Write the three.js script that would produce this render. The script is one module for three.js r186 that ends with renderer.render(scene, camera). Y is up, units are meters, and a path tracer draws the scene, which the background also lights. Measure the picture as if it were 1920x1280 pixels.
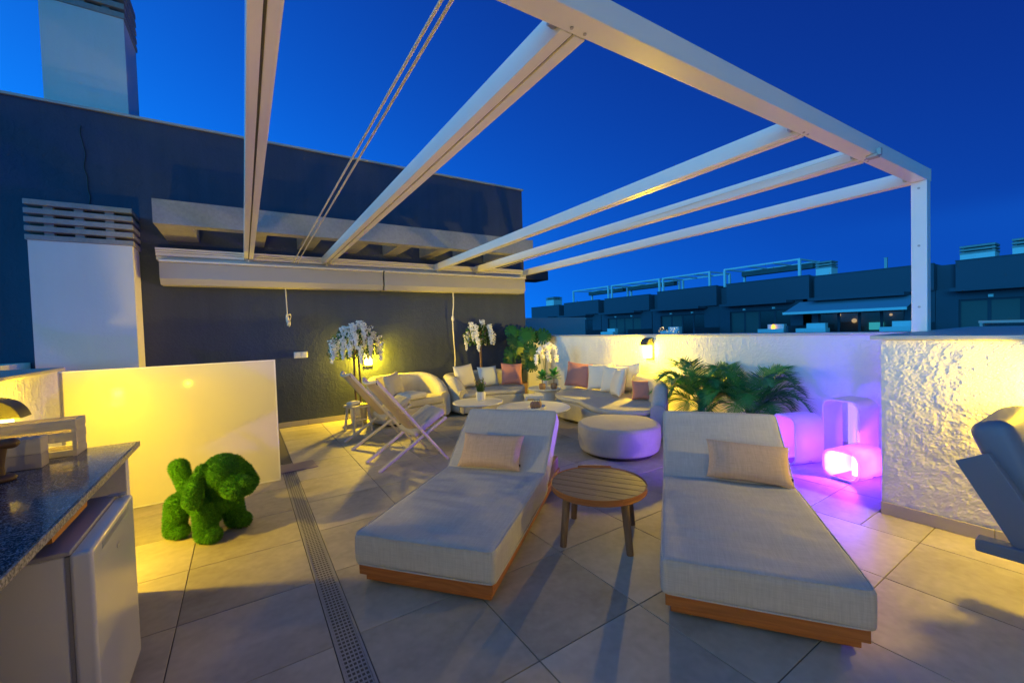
import * as THREE from 'three';
import { mergeGeometries, mergeVertices } from 'three/addons/utils/BufferGeometryUtils.js';
import { RoundedBoxGeometry } from 'three/addons/geometries/RoundedBoxGeometry.js';
import { MarchingCubes } from 'three/addons/objects/MarchingCubes.js';
import { MeshSurfaceSampler } from 'three/addons/math/MeshSurfaceSampler.js';

// ------------------------------------------------------------------ camera, sky, light, exposure
const scene = new THREE.Scene();
const camera = new THREE.PerspectiveCamera(78.667, 1.5, 0.05, 400);
camera.position.set(0, 1.6, 0);
camera.rotation.order = 'YXZ';
camera.rotation.set(-0.02796, -0.57341, -0.03139);
const renderer = new THREE.WebGLRenderer({ antialias: true });
renderer.setSize(1024, 682);
renderer.toneMapping = THREE.LinearToneMapping;
renderer.toneMappingExposure = 1.06;
renderer.shadowMap.enabled = true;
renderer.shadowMap.type = THREE.PCFSoftShadowMap;

// dusk sky: deep blue, brighter and more cyan towards the afterglow low in the west (-x, -z)
function skyColour(x, y, z) {
  const c = (-0.8 * x + 0.05 * y - 0.6 * z), s = Math.max(0, y);
  const b = 0.88 * Math.exp(0.03 + 0.81 * c - 1.8 * s);
  const w = -0.93 * x + 0.1 * y + 0.36 * z, a = Math.exp(-Math.pow((1 - w) / 0.62, 2)) * (1 - 0.45 * s);   // afterglow where the sun went down
  const below = y < 0 ? Math.exp(y * 9) : 1;
  return [(0.003 + 0.03 * a) * below, (0.21 * Math.pow(Math.min(b, 1.1), 1.5) + 0.36 * a) * below + 0.004, (Math.min(b, 1.15) + 0.30 * a) * below + 0.01];
}
{
  const W = 256, H = 128, d = new Float32Array(W * H * 4);
  for (let j = 0; j < H; j++) for (let i = 0; i < W; i++) {
    const ph = ((i + 0.5) / W - 0.5) * 2 * Math.PI, el = ((j + 0.5) / H - 0.5) * Math.PI;
    const c = skyColour(Math.cos(ph) * Math.cos(el), Math.sin(el), Math.sin(ph) * Math.cos(el));
    d.set([c[0], c[1], c[2], 1], (j * W + i) * 4);
  }
  const t = new THREE.DataTexture(d, W, H, THREE.RGBAFormat, THREE.FloatType);
  t.mapping = THREE.EquirectangularReflectionMapping; t.magFilter = THREE.LinearFilter; t.minFilter = THREE.LinearFilter;
  t.wrapS = THREE.RepeatWrapping; t.needsUpdate = true;
  scene.background = t; scene.environment = t;
}
// the last light of the sun below the horizon: very weak, broad
const sun = new THREE.DirectionalLight(new THREE.Color().setRGB(0.04, 0.48, 1), 1.8);
sun.position.set(-28, 1.3, 5); sun.target.position.set(2, 0, -4);
sun.castShadow = true; sun.shadow.radius = 40; sun.shadow.mapSize.set(2048, 2048);
Object.assign(sun.shadow.camera, { left: -60, right: 60, top: 40, bottom: -40, near: 0.5, far: 160 });
scene.add(sun, sun.target);
const WARM = new THREE.Color().setRGB(1, 0.635, 0.008), VIOLET = new THREE.Color().setRGB(0.12, 0.01, 1);

// ------------------------------------------------------------------ helpers
let seed = 7;
const rnd = () => { seed = (seed * 1664525 + 1013904223) >>> 0; return seed / 4294967296; };
const rr = (a, b) => a + (b - a) * rnd();
const V = (x, y, z) => new THREE.Vector3(x, y, z);
function hash2(x, y, s) { let h = (x * 374761393 + y * 668265263 + s * 1442695041) | 0; h = Math.imul(h ^ (h >>> 13), 1274126177); h ^= h >>> 16; return (h >>> 0) / 4294967296; }
function vnoise(x, y, px, py, s) {
  const xi = Math.floor(x), yi = Math.floor(y), fx = x - xi, fy = y - yi, u = fx * fx * (3 - 2 * fx), v = fy * fy * (3 - 2 * fy);
  const m = (a, p) => ((a % p) + p) % p;
  const a = hash2(m(xi, px), m(yi, py), s), b = hash2(m(xi + 1, px), m(yi, py), s), c = hash2(m(xi, px), m(yi + 1, py), s), d = hash2(m(xi + 1, px), m(yi + 1, py), s);
  return a + (b - a) * u + (c - a) * v + (a - b - c + d) * u * v;
}
function fbm(x, y, p, oct, s, py = p) { let t = 0, w = 0.5, n = 0; for (let o = 0; o < oct; o++) { t += w * vnoise(x * p, y * py, p, py, s + o); n += w; w *= 0.5; p *= 2; py *= 2; } return t / n; }
const toS = v => { v = Math.min(1, Math.max(0, v)); return 255 * (v <= 0.0031308 ? v * 12.92 : 1.055 * Math.pow(v, 1 / 2.4) - 0.055); };
function tex(n, size, fn, colour = true) {        // fn(u, v) -> [r,g,b] linear, or a number for height
  const d = new Uint8Array(n * n * 4);
  for (let j = 0; j < n; j++) for (let i = 0; i < n; i++) {
    const c = fn(i / n, j / n), k = (j * n + i) * 4;
    if (colour) { d[k] = toS(c[0]); d[k + 1] = toS(c[1]); d[k + 2] = toS(c[2]); } else d[k] = d[k + 1] = d[k + 2] = Math.max(0, Math.min(255, c * 255));
    d[k + 3] = 255;
  }
  const t = new THREE.DataTexture(d, n, n); t.wrapS = t.wrapT = THREE.RepeatWrapping; t.magFilter = THREE.LinearFilter; t.minFilter = THREE.LinearMipmapLinearFilter; t.generateMipmaps = true;
  if (colour) t.colorSpace = THREE.SRGBColorSpace;
  t.repeat.set(1 / size, 1 / size); t.needsUpdate = true;
  return t;
}
const mix = (a, b, t) => a.map((v, i) => v + (b[i] - v) * t);
const rgb = (r, g, b) => new THREE.Color().setRGB(r, g, b);
const mat = (r, g, b, rough = 0.6, o = {}) => new THREE.MeshPhysicalMaterial({ color: rgb(r, g, b), roughness: rough, side: THREE.DoubleSide, ...o });

// uv in metres from the dominant direction of each face; swap turns the grain
function uvm(g, swap = false, shift = 0) {
  g = g.index ? g.toNonIndexed() : g;
  const p = g.attributes.position, uv = new Float32Array(p.count * 2), a = V(), b = V(), c = V(), n = V();
  for (let i = 0; i < p.count; i += 3) {
    a.fromBufferAttribute(p, i); b.fromBufferAttribute(p, i + 1); c.fromBufferAttribute(p, i + 2);
    n.copy(b).sub(a).cross(c.clone().sub(a)); const ax = Math.abs(n.x), ay = Math.abs(n.y), az = Math.abs(n.z);
    [a, b, c].forEach((q, k) => {
      let u, v; if (ay >= ax && ay >= az) { u = q.x; v = q.z; } else if (ax >= az) { u = q.z; v = q.y; } else { u = q.x; v = q.y; }
      if (swap) [u, v] = [v, u];
      uv[(i + k) * 2] = u + shift; uv[(i + k) * 2 + 1] = v + shift * 0.7;
    });
  }
  g.setAttribute('uv', new THREE.BufferAttribute(uv, 2));
  return g;
}
function merge(list) {
  const gs = list.map(g => { const q = g.index ? g.toNonIndexed() : g; if (!q.attributes.normal) q.computeVertexNormals(); for (const k of Object.keys(q.attributes)) if (!['position', 'normal', 'uv'].includes(k)) q.deleteAttribute(k); if (!q.attributes.uv) q.setAttribute('uv', new THREE.BufferAttribute(new Float32Array(q.attributes.position.count * 2), 2)); return q; });
  return gs.length === 1 ? gs[0] : mergeGeometries(gs);
}
const taken = {};
function numbered(n) { const k = taken[n] = (taken[n] ?? -1) + 1; return k ? `${n}_${String(k).padStart(3, '0')}` : n; }
function part(parent, name, geo, m, opt = {}) {
  const o = new THREE.Mesh(uvm(Array.isArray(geo) ? merge(geo) : geo, opt.swap, opt.shift), m);
  o.name = name; o.castShadow = o.receiveShadow = true; parent.add(o); if (opt.label) o.userData.label = opt.label; if (opt.kind) o.userData.kind = opt.kind;
  return o;
}
function thing(name, label, category, pos = [0, 0, 0], turn = 0, group, kind) {
  const o = new THREE.Group(); o.name = numbered(name); o.position.set(...pos); o.rotation.y = turn; o.userData = { label, category };
  if (group) o.userData.group = group; if (kind) o.userData.kind = kind;
  scene.add(o); return o;
}
function single(name, label, category, geo, m, pos = [0, 0, 0], turn = 0, group, opt = {}) {
  const o = part(scene, numbered(name), geo, m, opt); o.position.set(...pos); o.rotation.y = turn; Object.assign(o.userData, { label, category });
  if (group) o.userData.group = group; return o;
}
function copy(o, pos, turn, label) { const c = o.clone(); c.name = numbered(o.name.replace(/_\d{3}$/, '')); c.position.set(...pos); c.rotation.y = turn; c.userData = { ...o.userData }; if (label) c.userData.label = label; scene.add(c); return c; }
// box given by its limits; r bevels
function bx(x0, x1, y0, y1, z0, z1, r = 0, seg = 2) {
  const w = x1 - x0, h = y1 - y0, d = z1 - z0;
  const g = r ? new RoundedBoxGeometry(w, h, d, seg, Math.min(r, w / 2.01, h / 2.01, d / 2.01)) : new THREE.BoxGeometry(w, h, d);
  return g.translate((x0 + x1) / 2, (y0 + y1) / 2, (z0 + z1) / 2);
}
// chamfered slab, 44 triangles: x,z extents, top at y1
function slab(x0, x1, y0, y1, z0, z1, c) {
  const ring = (i, y) => [[x0 + i, y, z0 + i], [x1 - i, y, z0 + i], [x1 - i, y, z1 - i], [x0 + i, y, z1 - i]];
  const rings = [ring(0, y0), ring(0, y1 - c), ring(c, y1)], pos = [];
  const tri = (a, b, d) => pos.push(...a, ...b, ...d), quad = (a, b, d, e) => { tri(a, b, d); tri(a, d, e); };
  for (let k = 0; k < 2; k++) for (let i = 0; i < 4; i++) { const j = (i + 1) % 4; quad(rings[k][i], rings[k + 1][i], rings[k + 1][j], rings[k][j]); }
  quad(rings[2][0], rings[2][3], rings[2][2], rings[2][1]); quad(rings[0][0], rings[0][1], rings[0][2], rings[0][3]);
  const g = new THREE.BufferGeometry(); g.setAttribute('position', new THREE.Float32BufferAttribute(pos, 3)); g.computeVertexNormals(); return g;
}
// bar between two points, rectangular (w sideways, h upwards) or round (h omitted: taper radii w -> w2)
function bar(a, b, w, h, r = 0) {
  const d = b.clone().sub(a), L = d.length(), g = r ? new RoundedBoxGeometry(w, h, L, 2, r) : new THREE.BoxGeometry(w, h, L);
  const m = new THREE.Matrix4().lookAt(b, a, V(0, 1, 0)); g.applyMatrix4(m); const c = a.clone().add(b).multiplyScalar(0.5); return g.translate(c.x, c.y, c.z);
}
function rod(a, b, r0, r1 = r0, seg = 10) {
  const d = b.clone().sub(a), L = d.length(), g = new THREE.CylinderGeometry(r1, r0, L, seg);
  g.applyQuaternion(new THREE.Quaternion().setFromUnitVectors(V(0, 1, 0), d.clone().normalize())); const c = a.clone().add(b).multiplyScalar(0.5); return g.translate(c.x, c.y, c.z);
}
const tube = (pts, r, seg = 24, rs = 8) => new THREE.TubeGeometry(new THREE.CatmullRomCurve3(pts), seg, r, rs);
const lathe = (pts, seg = 32) => new THREE.LatheGeometry(pts.map(p => new THREE.Vector2(p[0], p[1])), seg);
function extrude(pts, depth, bevel = 0, bs = 1, curve = 12) {
  const s = pts instanceof THREE.Shape ? pts : new THREE.Shape(pts.map(p => new THREE.Vector2(p[0], p[1])));
  return new THREE.ExtrudeGeometry(s, { depth: depth - 2 * bevel, bevelEnabled: bevel > 0, bevelThickness: bevel, bevelSize: bevel, bevelOffset: -bevel, bevelSegments: bs, curveSegments: curve }).translate(0, 0, bevel);
}
const flat = g => g.rotateX(Math.PI / 2).scale(1, -1, 1);     // shape (x, z) extruded upwards; keep winding by hand below
function smooth(g) { g.deleteAttribute('normal'); g.deleteAttribute('uv'); g = mergeVertices(g, 1e-5); g.computeVertexNormals(); return g; }
// soft upholstered block: rounded box with a fine grid so that it can bulge and crease
function soft(w, h, d, r, bulge = 0, crease = 0, s = 1, step = 0.025) {
  let g = new THREE.BoxGeometry(w, h, d, Math.ceil(w / step), Math.max(4, Math.ceil(h / step)), Math.ceil(d / step));
  g = smooth(g); const p = g.attributes.position, q = V(), c = V();
  for (let i = 0; i < p.count; i++) {
    q.fromBufferAttribute(p, i);
    c.set(THREE.MathUtils.clamp(q.x, -w / 2 + r, w / 2 - r), THREE.MathUtils.clamp(q.y, -h / 2 + r, h / 2 - r), THREE.MathUtils.clamp(q.z, -d / 2 + r, d / 2 - r));
    const e = q.clone().sub(c); if (e.lengthSq() > 1e-12) { e.normalize().multiplyScalar(r); q.copy(c).add(e); }
    const u = q.x / (w / 2), v = q.z / (d / 2), k = (1 - u * u) * (1 - v * v);
    if (q.y > 0) {
      q.y += bulge * k;
      q.y += crease * ((fbm(q.x * 0.4 + 0.5, q.z * 0.9 + 0.5, 4, 3, 40 + s, 9) - 0.5) * 1.2 + (fbm(q.x + 0.5, q.z + 0.5, 3, 2, 60 + s) - 0.5)) * Math.min(1, k * 3);
    }
    q.x += crease * 0.6 * (fbm(q.y + 0.5, q.z + 0.5, 3, 3, 90 + s) - 0.5) * Math.sign(q.x) * Math.abs(u);
    q.z += crease * 0.6 * (fbm(q.y + 0.5, q.x + 0.5, 3, 3, 95 + s) - 0.5) * Math.sign(q.z) * Math.abs(v);
    p.setXYZ(i, q.x, q.y, q.z);
  }
  g.computeVertexNormals(); return g;
}
// scatter cushion standing in the xy plane
function pillow(w, h, d, s = 1, n = 22) {
  let g = new THREE.BoxGeometry(2, 2, 2, n, n, 2); g = smooth(g);
  const p = g.attributes.position;
  for (let i = 0; i < p.count; i++) {
    const u = p.getX(i), v = p.getY(i), f = Math.sign(p.getZ(i)) * (Math.abs(p.getZ(i)) > 0.5 ? 1 : 0);
    const t = Math.pow(Math.max(0, (1 - Math.pow(Math.abs(u), 2.4)) * (1 - Math.pow(Math.abs(v), 2.4))), 0.42);
    const wr = (fbm(u * 0.35 + 0.5, v * 0.35 + 0.5, 3, 4, 200 + s) - 0.5) * 0.28 * Math.min(1, t * 2);
    p.setXYZ(i, w / 2 * u * (1 - 0.075 * (1 - v * v) * Math.abs(u)), h / 2 * v * (1 - 0.075 * (1 - u * u) * Math.abs(v)), f * (d / 2 * t * (1 + wr) * (1 - 0.15 * v) + 0.004));
  }
  g.computeVertexNormals(); return g;
}
// sweep a closed profile [[offset, y] ...] along a path [[x, z] ...]; profile may depend on t
function sweep(path, prof, n = 60) {
  const cv = new THREE.CatmullRomCurve3(path.map(p => V(p[0], 0, p[1])), false, 'centripetal'), pos = [], idx = [];
  let m = 0;
  for (let i = 0; i <= n; i++) {
    const t = i / n, c = cv.getPointAt(t), g = cv.getTangentAt(t), nx = -g.z, nz = g.x, pr = prof(t); m = pr.length;
    for (const [o, y] of pr) pos.push(c.x + nx * o, y, c.z + nz * o);
  }
  for (let i = 0; i < n; i++) for (let j = 0; j < m; j++) { const a = i * m + j, b = i * m + (j + 1) % m, c = a + m, d = b + m; idx.push(a, c, b, b, c, d); }
  for (const [k, f] of [[0, 1], [n, 0]]) { let s = [0, 0, 0]; for (let j = 0; j < m; j++) for (let q = 0; q < 3; q++) s[q] += pos[(k * m + j) * 3 + q] / m; const ci = pos.length / 3; pos.push(...s); for (let j = 0; j < m; j++) { const a = k * m + j, b = k * m + (j + 1) % m; f ? idx.push(ci, b, a) : idx.push(ci, a, b); } }
  const g = new THREE.BufferGeometry(); g.setAttribute('position', new THREE.Float32BufferAttribute(pos, 3)); g.setIndex(idx); g.computeVertexNormals(); return g;
}
// rounded-rectangle profile for sweeps
function rprof(o0, o1, y0, y1, r, k = 5) { const out = []; for (const [cx, cy, a0] of [[o1 - r, y0 + r, -90], [o1 - r, y1 - r, 0], [o0 + r, y1 - r, 90], [o0 + r, y0 + r, 180]]) for (let i = 0; i <= k; i++) { const a = (a0 + 90 * i / k) * Math.PI / 180; out.push([cx + r * Math.cos(a), cy + r * Math.sin(a)]); } return out; }
// solid with a plan outline [[x, z] ...] (smoothed), from y0 to y1 with rounded rims
function planSolid(pts, y0, y1, r, closedSmooth = true) {
  const cv = new THREE.CatmullRomCurve3(pts.map(p => V(p[0], p[1], 0)), true, 'centripetal');
  const sp = (closedSmooth ? cv.getSpacedPoints(90).slice(0, 90) : cv.points).map(p => new THREE.Vector2(p.x, p.y));
  if (THREE.ShapeUtils.area(sp) < 0) sp.reverse();
  const g = new THREE.ExtrudeGeometry(new THREE.Shape(sp), { depth: y1 - y0 - 2 * r, bevelEnabled: true, bevelThickness: r, bevelSize: r, bevelOffset: -r, bevelSegments: 5, curveSegments: 1 });
  g.translate(0, 0, r); g.rotateX(Math.PI / 2).scale(1, -1, 1);
  const p = g.attributes.position; for (let i = 0; i < p.count; i += 3) for (const at of [g.attributes.position]) { const a = [at.getX(i + 1), at.getY(i + 1), at.getZ(i + 1)], b = [at.getX(i + 2), at.getY(i + 2), at.getZ(i + 2)]; at.setXYZ(i + 1, ...b); at.setXYZ(i + 2, ...a); }
  g.translate(0, y0, 0); return smooth(g);
}

// ------------------------------------------------------------------ materials
const tTile = tex(512, 2.13, (u, v) => { const a = fbm(u, v, 4, 6, 1), b = fbm(u, v, 60, 2, 2), c = fbm(u, v, 3, 5, 3, 14); return mix([0.33, 0.295, 0.245], [0.66, 0.61, 0.535], Math.max(0, Math.min(1, 0.5 + 1.5 * (0.5 * a + 0.2 * b + 0.3 * c - 0.5)))); });
const tTileB = tex(512, 2.13, (u, v) => fbm(u, v, 24, 4, 5, 60), false);
const tTileR = tex(256, 1.7, (u, v) => 0.42 + 0.3 * fbm(u, v, 5, 5, 6), false);
const stuccoH = (u, v) => { const a = fbm(u, v, 18, 4, 11), b = fbm(u, v, 7, 3, 12), c = Math.pow(1 - Math.abs(2 * fbm(u, v, 26, 3, 13) - 1), 4); return 0.45 * a + 0.25 * b + 0.3 * c; };
const tStucco = tex(1024, 1.3, stuccoH, false);
const tWhite = tex(512, 2.7, (u, v) => { const a = fbm(u, v, 3, 6, 21), s = fbm(u, v, 24, 4, 22, 3); return mix([0.70, 0.69, 0.67], [0.80, 0.79, 0.775], 0.6 * a + 0.4 * s); });
const tDark = tex(512, 3.1, (u, v) => { const a = fbm(u, v, 3, 6, 31), s = fbm(u, v, 30, 4, 32, 3); return mix([0.036, 0.052, 0.100], [0.062, 0.084, 0.148], 0.55 * a + 0.45 * s); });
const tConc = tex(512, 1.9, (u, v) => { const a = fbm(u, v, 5, 6, 41), p = fbm(u, v, 70, 2, 42); return mix([0.26, 0.255, 0.25], [0.46, 0.45, 0.44], 0.65 * a + 0.35 * p); });
const weaveH = (u, v) => { const n = 96, a = Math.abs(Math.sin(u * n * Math.PI)), b = Math.abs(Math.sin(v * n * Math.PI)), k = (Math.floor(u * n) + Math.floor(v * n)) % 2; return 0.35 * (k ? a : b) + 0.35 * fbm(u, v, 90, 2, 51, 12) + 0.3 * fbm(u, v, 12, 2, 52, 90); };
const tWeave = tex(512, 0.3, weaveH, false);
const cloth = (a, b, s) => tex(512, 0.62, (u, v) => { const x = fbm(u, v, 150, 2, s, 10), y = fbm(u, v, 10, 2, s + 1, 150), z = fbm(u, v, 4, 3, s + 2); return mix(a, b, 0.42 * x + 0.33 * y + 0.25 * z); });
const tLinen = cloth([0.43, 0.425, 0.415], [0.68, 0.665, 0.645], 61), tBoucle = cloth([0.42, 0.405, 0.385], [0.62, 0.60, 0.575], 71), tPeach = cloth([0.44, 0.31, 0.23], [0.74, 0.57, 0.46], 81);
const woodTex = (a, b, s, size = 1.1) => tex(512, size, (u, v) => { const g = fbm(u, v, 3, 4, s, 34), r = 0.5 + 0.5 * Math.sin((v * 26 + 4.5 * fbm(u, v, 2, 3, s + 1, 7)) * Math.PI * 2), f = fbm(u, v, 8, 2, s + 2, 190); return mix(a, b, 0.45 * g + 0.2 * r + 0.35 * f); });
const tTeak = woodTex([0.26, 0.085, 0.02], [0.58, 0.23, 0.06], 101), tOldWood = woodTex([0.12, 0.075, 0.045], [0.33, 0.215, 0.135], 111), tPale = woodTex([0.45, 0.41, 0.36], [0.66, 0.62, 0.57], 121);
const tGranite = tex(512, 0.4, (u, v) => { const a = fbm(u, v, 60, 3, 131), b = fbm(u, v, 110, 1, 132); const t = Math.pow(Math.max(0, (a - 0.42) * 3), 1.5); return b > 0.72 ? [0.36, 0.38, 0.42] : mix([0.022, 0.03, 0.048], [0.18, 0.21, 0.27], Math.min(1, t)); });
const tGraniteEdge = tex(512, 0.4, (u, v) => { const a = fbm(u, v, 60, 3, 131); return mix([0.10, 0.095, 0.09], [0.52, 0.50, 0.46], Math.min(1, Math.max(0, (a - 0.3) * 2.4))); });
const tFine = tex(256, 0.2, (u, v) => fbm(u, v, 30, 3, 141), false);

const mt = {
  tile: [0.88, 0.95, 1.0, 1.05].map((k, i) => new THREE.MeshPhysicalMaterial({ color: rgb(k, k * (1 - 0.006 * i), k * 0.98), map: tTile, bumpMap: tTileB, bumpScale: 0.0006, roughness: 0.62, roughnessMap: null })),
  grout: mat(0.15, 0.135, 0.115, 0.95),
  stucco: new THREE.MeshPhysicalMaterial({ color: rgb(1, 1, 1), map: tWhite, bumpMap: tStucco, bumpScale: 0.009, roughness: 1, specularIntensity: 0.1 }),
  whitewall: new THREE.MeshPhysicalMaterial({ color: rgb(1, 1, 1), map: tWhite, bumpMap: tStucco, bumpScale: 0.003, roughness: 1, specularIntensity: 0.05 }),
  dark: new THREE.MeshPhysicalMaterial({ color: rgb(1, 1, 1), map: tDark, bumpMap: tStucco, bumpScale: 0.006, roughness: 0.85 }),
  concrete: new THREE.MeshPhysicalMaterial({ color: rgb(0.9, 0.9, 0.9), map: tConc, bumpMap: tFine, bumpScale: 0.002, roughness: 0.9 }),
  skirting: mat(0.42, 0.385, 0.35, 0.55), coping: mat(0.5, 0.49, 0.47, 0.5),
  alu: mat(0.80, 0.79, 0.77, 0.32, { clearcoat: 0.25, clearcoatRoughness: 0.2 }), groove: mat(0.10, 0.095, 0.09, 0.6),
  awn: new THREE.MeshPhysicalMaterial({ color: rgb(0.42, 0.42, 0.44), bumpMap: tWeave, bumpScale: 0.0008, roughness: 0.85 }),
  linen: new THREE.MeshPhysicalMaterial({ color: rgb(1, 1, 1), map: tLinen, bumpMap: tWeave, bumpScale: 0.0009, roughness: 0.95, sheen: 0.3, sheenRoughness: 0.6 }),
  boucle: new THREE.MeshPhysicalMaterial({ color: rgb(1, 1, 1), map: tBoucle, bumpMap: tWeave, bumpScale: 0.002, roughness: 0.95, sheen: 0.3, sheenRoughness: 0.6 }),
  peach: new THREE.MeshPhysicalMaterial({ color: rgb(1, 1, 1), map: tPeach, bumpMap: tWeave, bumpScale: 0.0016, roughness: 0.95 }),
  cream: new THREE.MeshPhysicalMaterial({ color: rgb(0.72, 0.70, 0.66), bumpMap: tWeave, bumpScale: 0.0012, roughness: 0.95 }),
  paleblue: new THREE.MeshPhysicalMaterial({ color: rgb(0.58, 0.64, 0.70), bumpMap: tWeave, bumpScale: 0.0012, roughness: 0.95 }),
  rose: new THREE.MeshPhysicalMaterial({ color: rgb(0.50, 0.22, 0.19), bumpMap: tWeave, bumpScale: 0.0012, roughness: 0.95 }),
  teak: new THREE.MeshPhysicalMaterial({ map: tTeak, roughness: 0.45, bumpMap: tFine, bumpScale: 0.0006 }),
  oldwood: new THREE.MeshPhysicalMaterial({ map: tOldWood, roughness: 0.6, bumpMap: tFine, bumpScale: 0.0008 }),
  pale: new THREE.MeshPhysicalMaterial({ map: tPale, roughness: 0.65, bumpMap: tFine, bumpScale: 0.0008 }),
  granite: new THREE.MeshPhysicalMaterial({ map: tGranite, roughness: 0.12 }), graniteEdge: new THREE.MeshPhysicalMaterial({ map: tGraniteEdge, roughness: 0.5 }),
  white: mat(0.78, 0.78, 0.77, 0.4), gloss: mat(0.66, 0.64, 0.56, 0.35, { clearcoat: 0.7, clearcoatRoughness: 0.04 }), fridge: mat(0.74, 0.74, 0.72, 0.25, { clearcoat: 0.4, clearcoatRoughness: 0.12 }),
  plastic: mat(0.85, 0.84, 0.86, 0.6, { transmission: 0.45, thickness: 0 }), dmetal: mat(0.06, 0.06, 0.062, 0.45), steel: mat(0.42, 0.41, 0.40, 0.45, { metalness: 0.3 }), hole: mat(0.015, 0.015, 0.015, 0.9),
  rope: mat(0.46, 0.385, 0.29, 0.9), frameW: mat(0.62, 0.57, 0.50, 0.55), cord: mat(0.70, 0.67, 0.60, 0.7),
  bark: mat(0.13, 0.085, 0.05, 0.9), bamboo: mat(0.36, 0.19, 0.07, 0.6), soil: mat(0.03, 0.022, 0.015, 0.95), clay: mat(0.30, 0.19, 0.12, 0.8), pot: mat(0.62, 0.60, 0.56, 0.6),
  petal: mat(0.84, 0.84, 0.84, 0.7), orchid: mat(0.82, 0.80, 0.80, 0.6),
  leaf: [[0.035, 0.10, 0.02], [0.05, 0.13, 0.025], [0.028, 0.075, 0.022]].map(c => mat(...c, 0.5)),
  palm: [[0.04, 0.26, 0.06], [0.06, 0.31, 0.06], [0.03, 0.19, 0.055], [0.045, 0.23, 0.08]].map(c => mat(...c, 0.42)),
  monstera: [[0.012, 0.075, 0.018], [0.016, 0.10, 0.02], [0.010, 0.058, 0.02]].map(c => mat(...c, 0.35)),
  turf: mat(0.07, 0.28, 0.012, 0.8), turfBody: mat(0.06, 0.25, 0.01, 0.95),
  brown: mat(0.10, 0.055, 0.03, 0.5), orange: mat(0.55, 0.22, 0.03, 0.6), chairBlue: mat(0.13, 0.17, 0.25, 0.55), black: mat(0.02, 0.02, 0.022, 0.5),
  glass: mat(0.55, 0.6, 0.65, 0.05, { transmission: 1, thickness: 0 }), darkglass: mat(0.02, 0.025, 0.03, 0.06),
  farDark: mat(0.075, 0.085, 0.12, 0.9), farDark2: mat(0.06, 0.068, 0.095, 0.9), farWhite: mat(0.72, 0.72, 0.72, 0.7), shutter: mat(0.10, 0.11, 0.11, 0.7), awning: mat(0.33, 0.36, 0.46, 0.85),
};
const glow = (r, g, b) => new THREE.MeshStandardMaterial({ color: 0x000000, emissive: rgb(r, g, b), roughness: 0.5 });
mt.glowWarm = glow(5, 3.9, 1.5); mt.glowViolet = glow(4, 2.2, 8);

// ------------------------------------------------------------------ setting: ground, terrace floor
single('ground', 'grey street level far below the roof terrace', 'ground', new THREE.PlaneGeometry(700, 700).rotateX(-Math.PI / 2), mat(0.06, 0.06, 0.06, 0.95), [0, -7, 0]).userData.kind = 'structure';
const floor = thing('floor', 'beige tiled floor of the roof terrace', 'floor', [0, 0, 0], 0, null, 'structure');
part(floor, 'grout_bed', bx(-7, 6.3, -0.3, -0.006, -8.4, 3.2), mt.grout);
{
  const lay = (x0, x1, z0, z1) => { const g = 0.0029; if (x1 - x0 < 0.03 || z1 - z0 < 0.03) return; const t = part(floor, 'tile', slab(x0 + g, x1 - g, -0.02, rr(-0.0004, 0.0004), z0 + g, z1 - g, 0.0015), mt.tile[Math.floor(rnd() * 4)], { shift: rr(0, 9) }); };
  const rows = (x0, x1, za, step, zmin, zmax) => { let z = za; while (z > zmin) z -= step; for (; z < zmax; z += step) lay(x0, x1, Math.max(z, zmin), Math.min(z + step, zmax)); };
  const xr = [0.462, 1.14]; while (xr.at(-1) < 6.2) xr.push(Math.min(6.2, xr.at(-1) + 0.708));
  for (let i = 0; i + 1 < xr.length; i++) { const ov = xr[i + 1] > 4.4; rows(xr[i], xr[i + 1], -0.9, 0.706, -8.33, ov ? -1.24 : 2.6); if (ov && xr[i] < 4.36) rows(xr[i], 4.36, -0.9, 0.706, -1.24, 2.6); }
  const xl = [0.328, -0.38, -1.09, -1.8, -2.51, -3.22];
  for (let i = 0; i + 1 < xl.length; i++) rows(xl[i + 1], xl[i], -2.97, 0.68, -8.33, i < 2 ? 2.6 : -4.4);
}
{ // linear drain
  const d = thing('floor_drain', 'long slotted steel drain channel set into the tiles', 'drain');
  part(d, 'channel', bx(0.34, 0.45, -0.05, -0.035, -5.95, 2.4), mt.hole);
  for (const [a, b] of [[0.331, 0.342], [0.448, 0.459]]) part(d, 'edge_strip', bx(a, b, -0.05, 0.001, -5.95, 2.4, 0.001, 1), mt.steel);
  const L = []; for (let i = 0; i < 6; i++) { const x = 0.347 + i * 0.0192; L.push(bx(x - 0.0028, x + 0.0028, -0.016, -0.003, -5.95, 2.4)); }
  for (let z = -5.94; z < 2.4; z += 0.03) L.push(bx(0.343, 0.447, -0.018, -0.0035, z - 0.005, z + 0.005));
  part(d, 'slotted_grate', L, mt.steel, { kind: 'stuff' });
}
single('drain_cover_plate', 'thin mauve metal plate lying across the end of the floor drain', 'plate', bx(-0.2, 0.2, 0.003, 0.009, -0.17, 0.17, 0.002), mat(0.34, 0.27, 0.29, 0.45), [0.5, 0, -5.72], 0.06);

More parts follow.
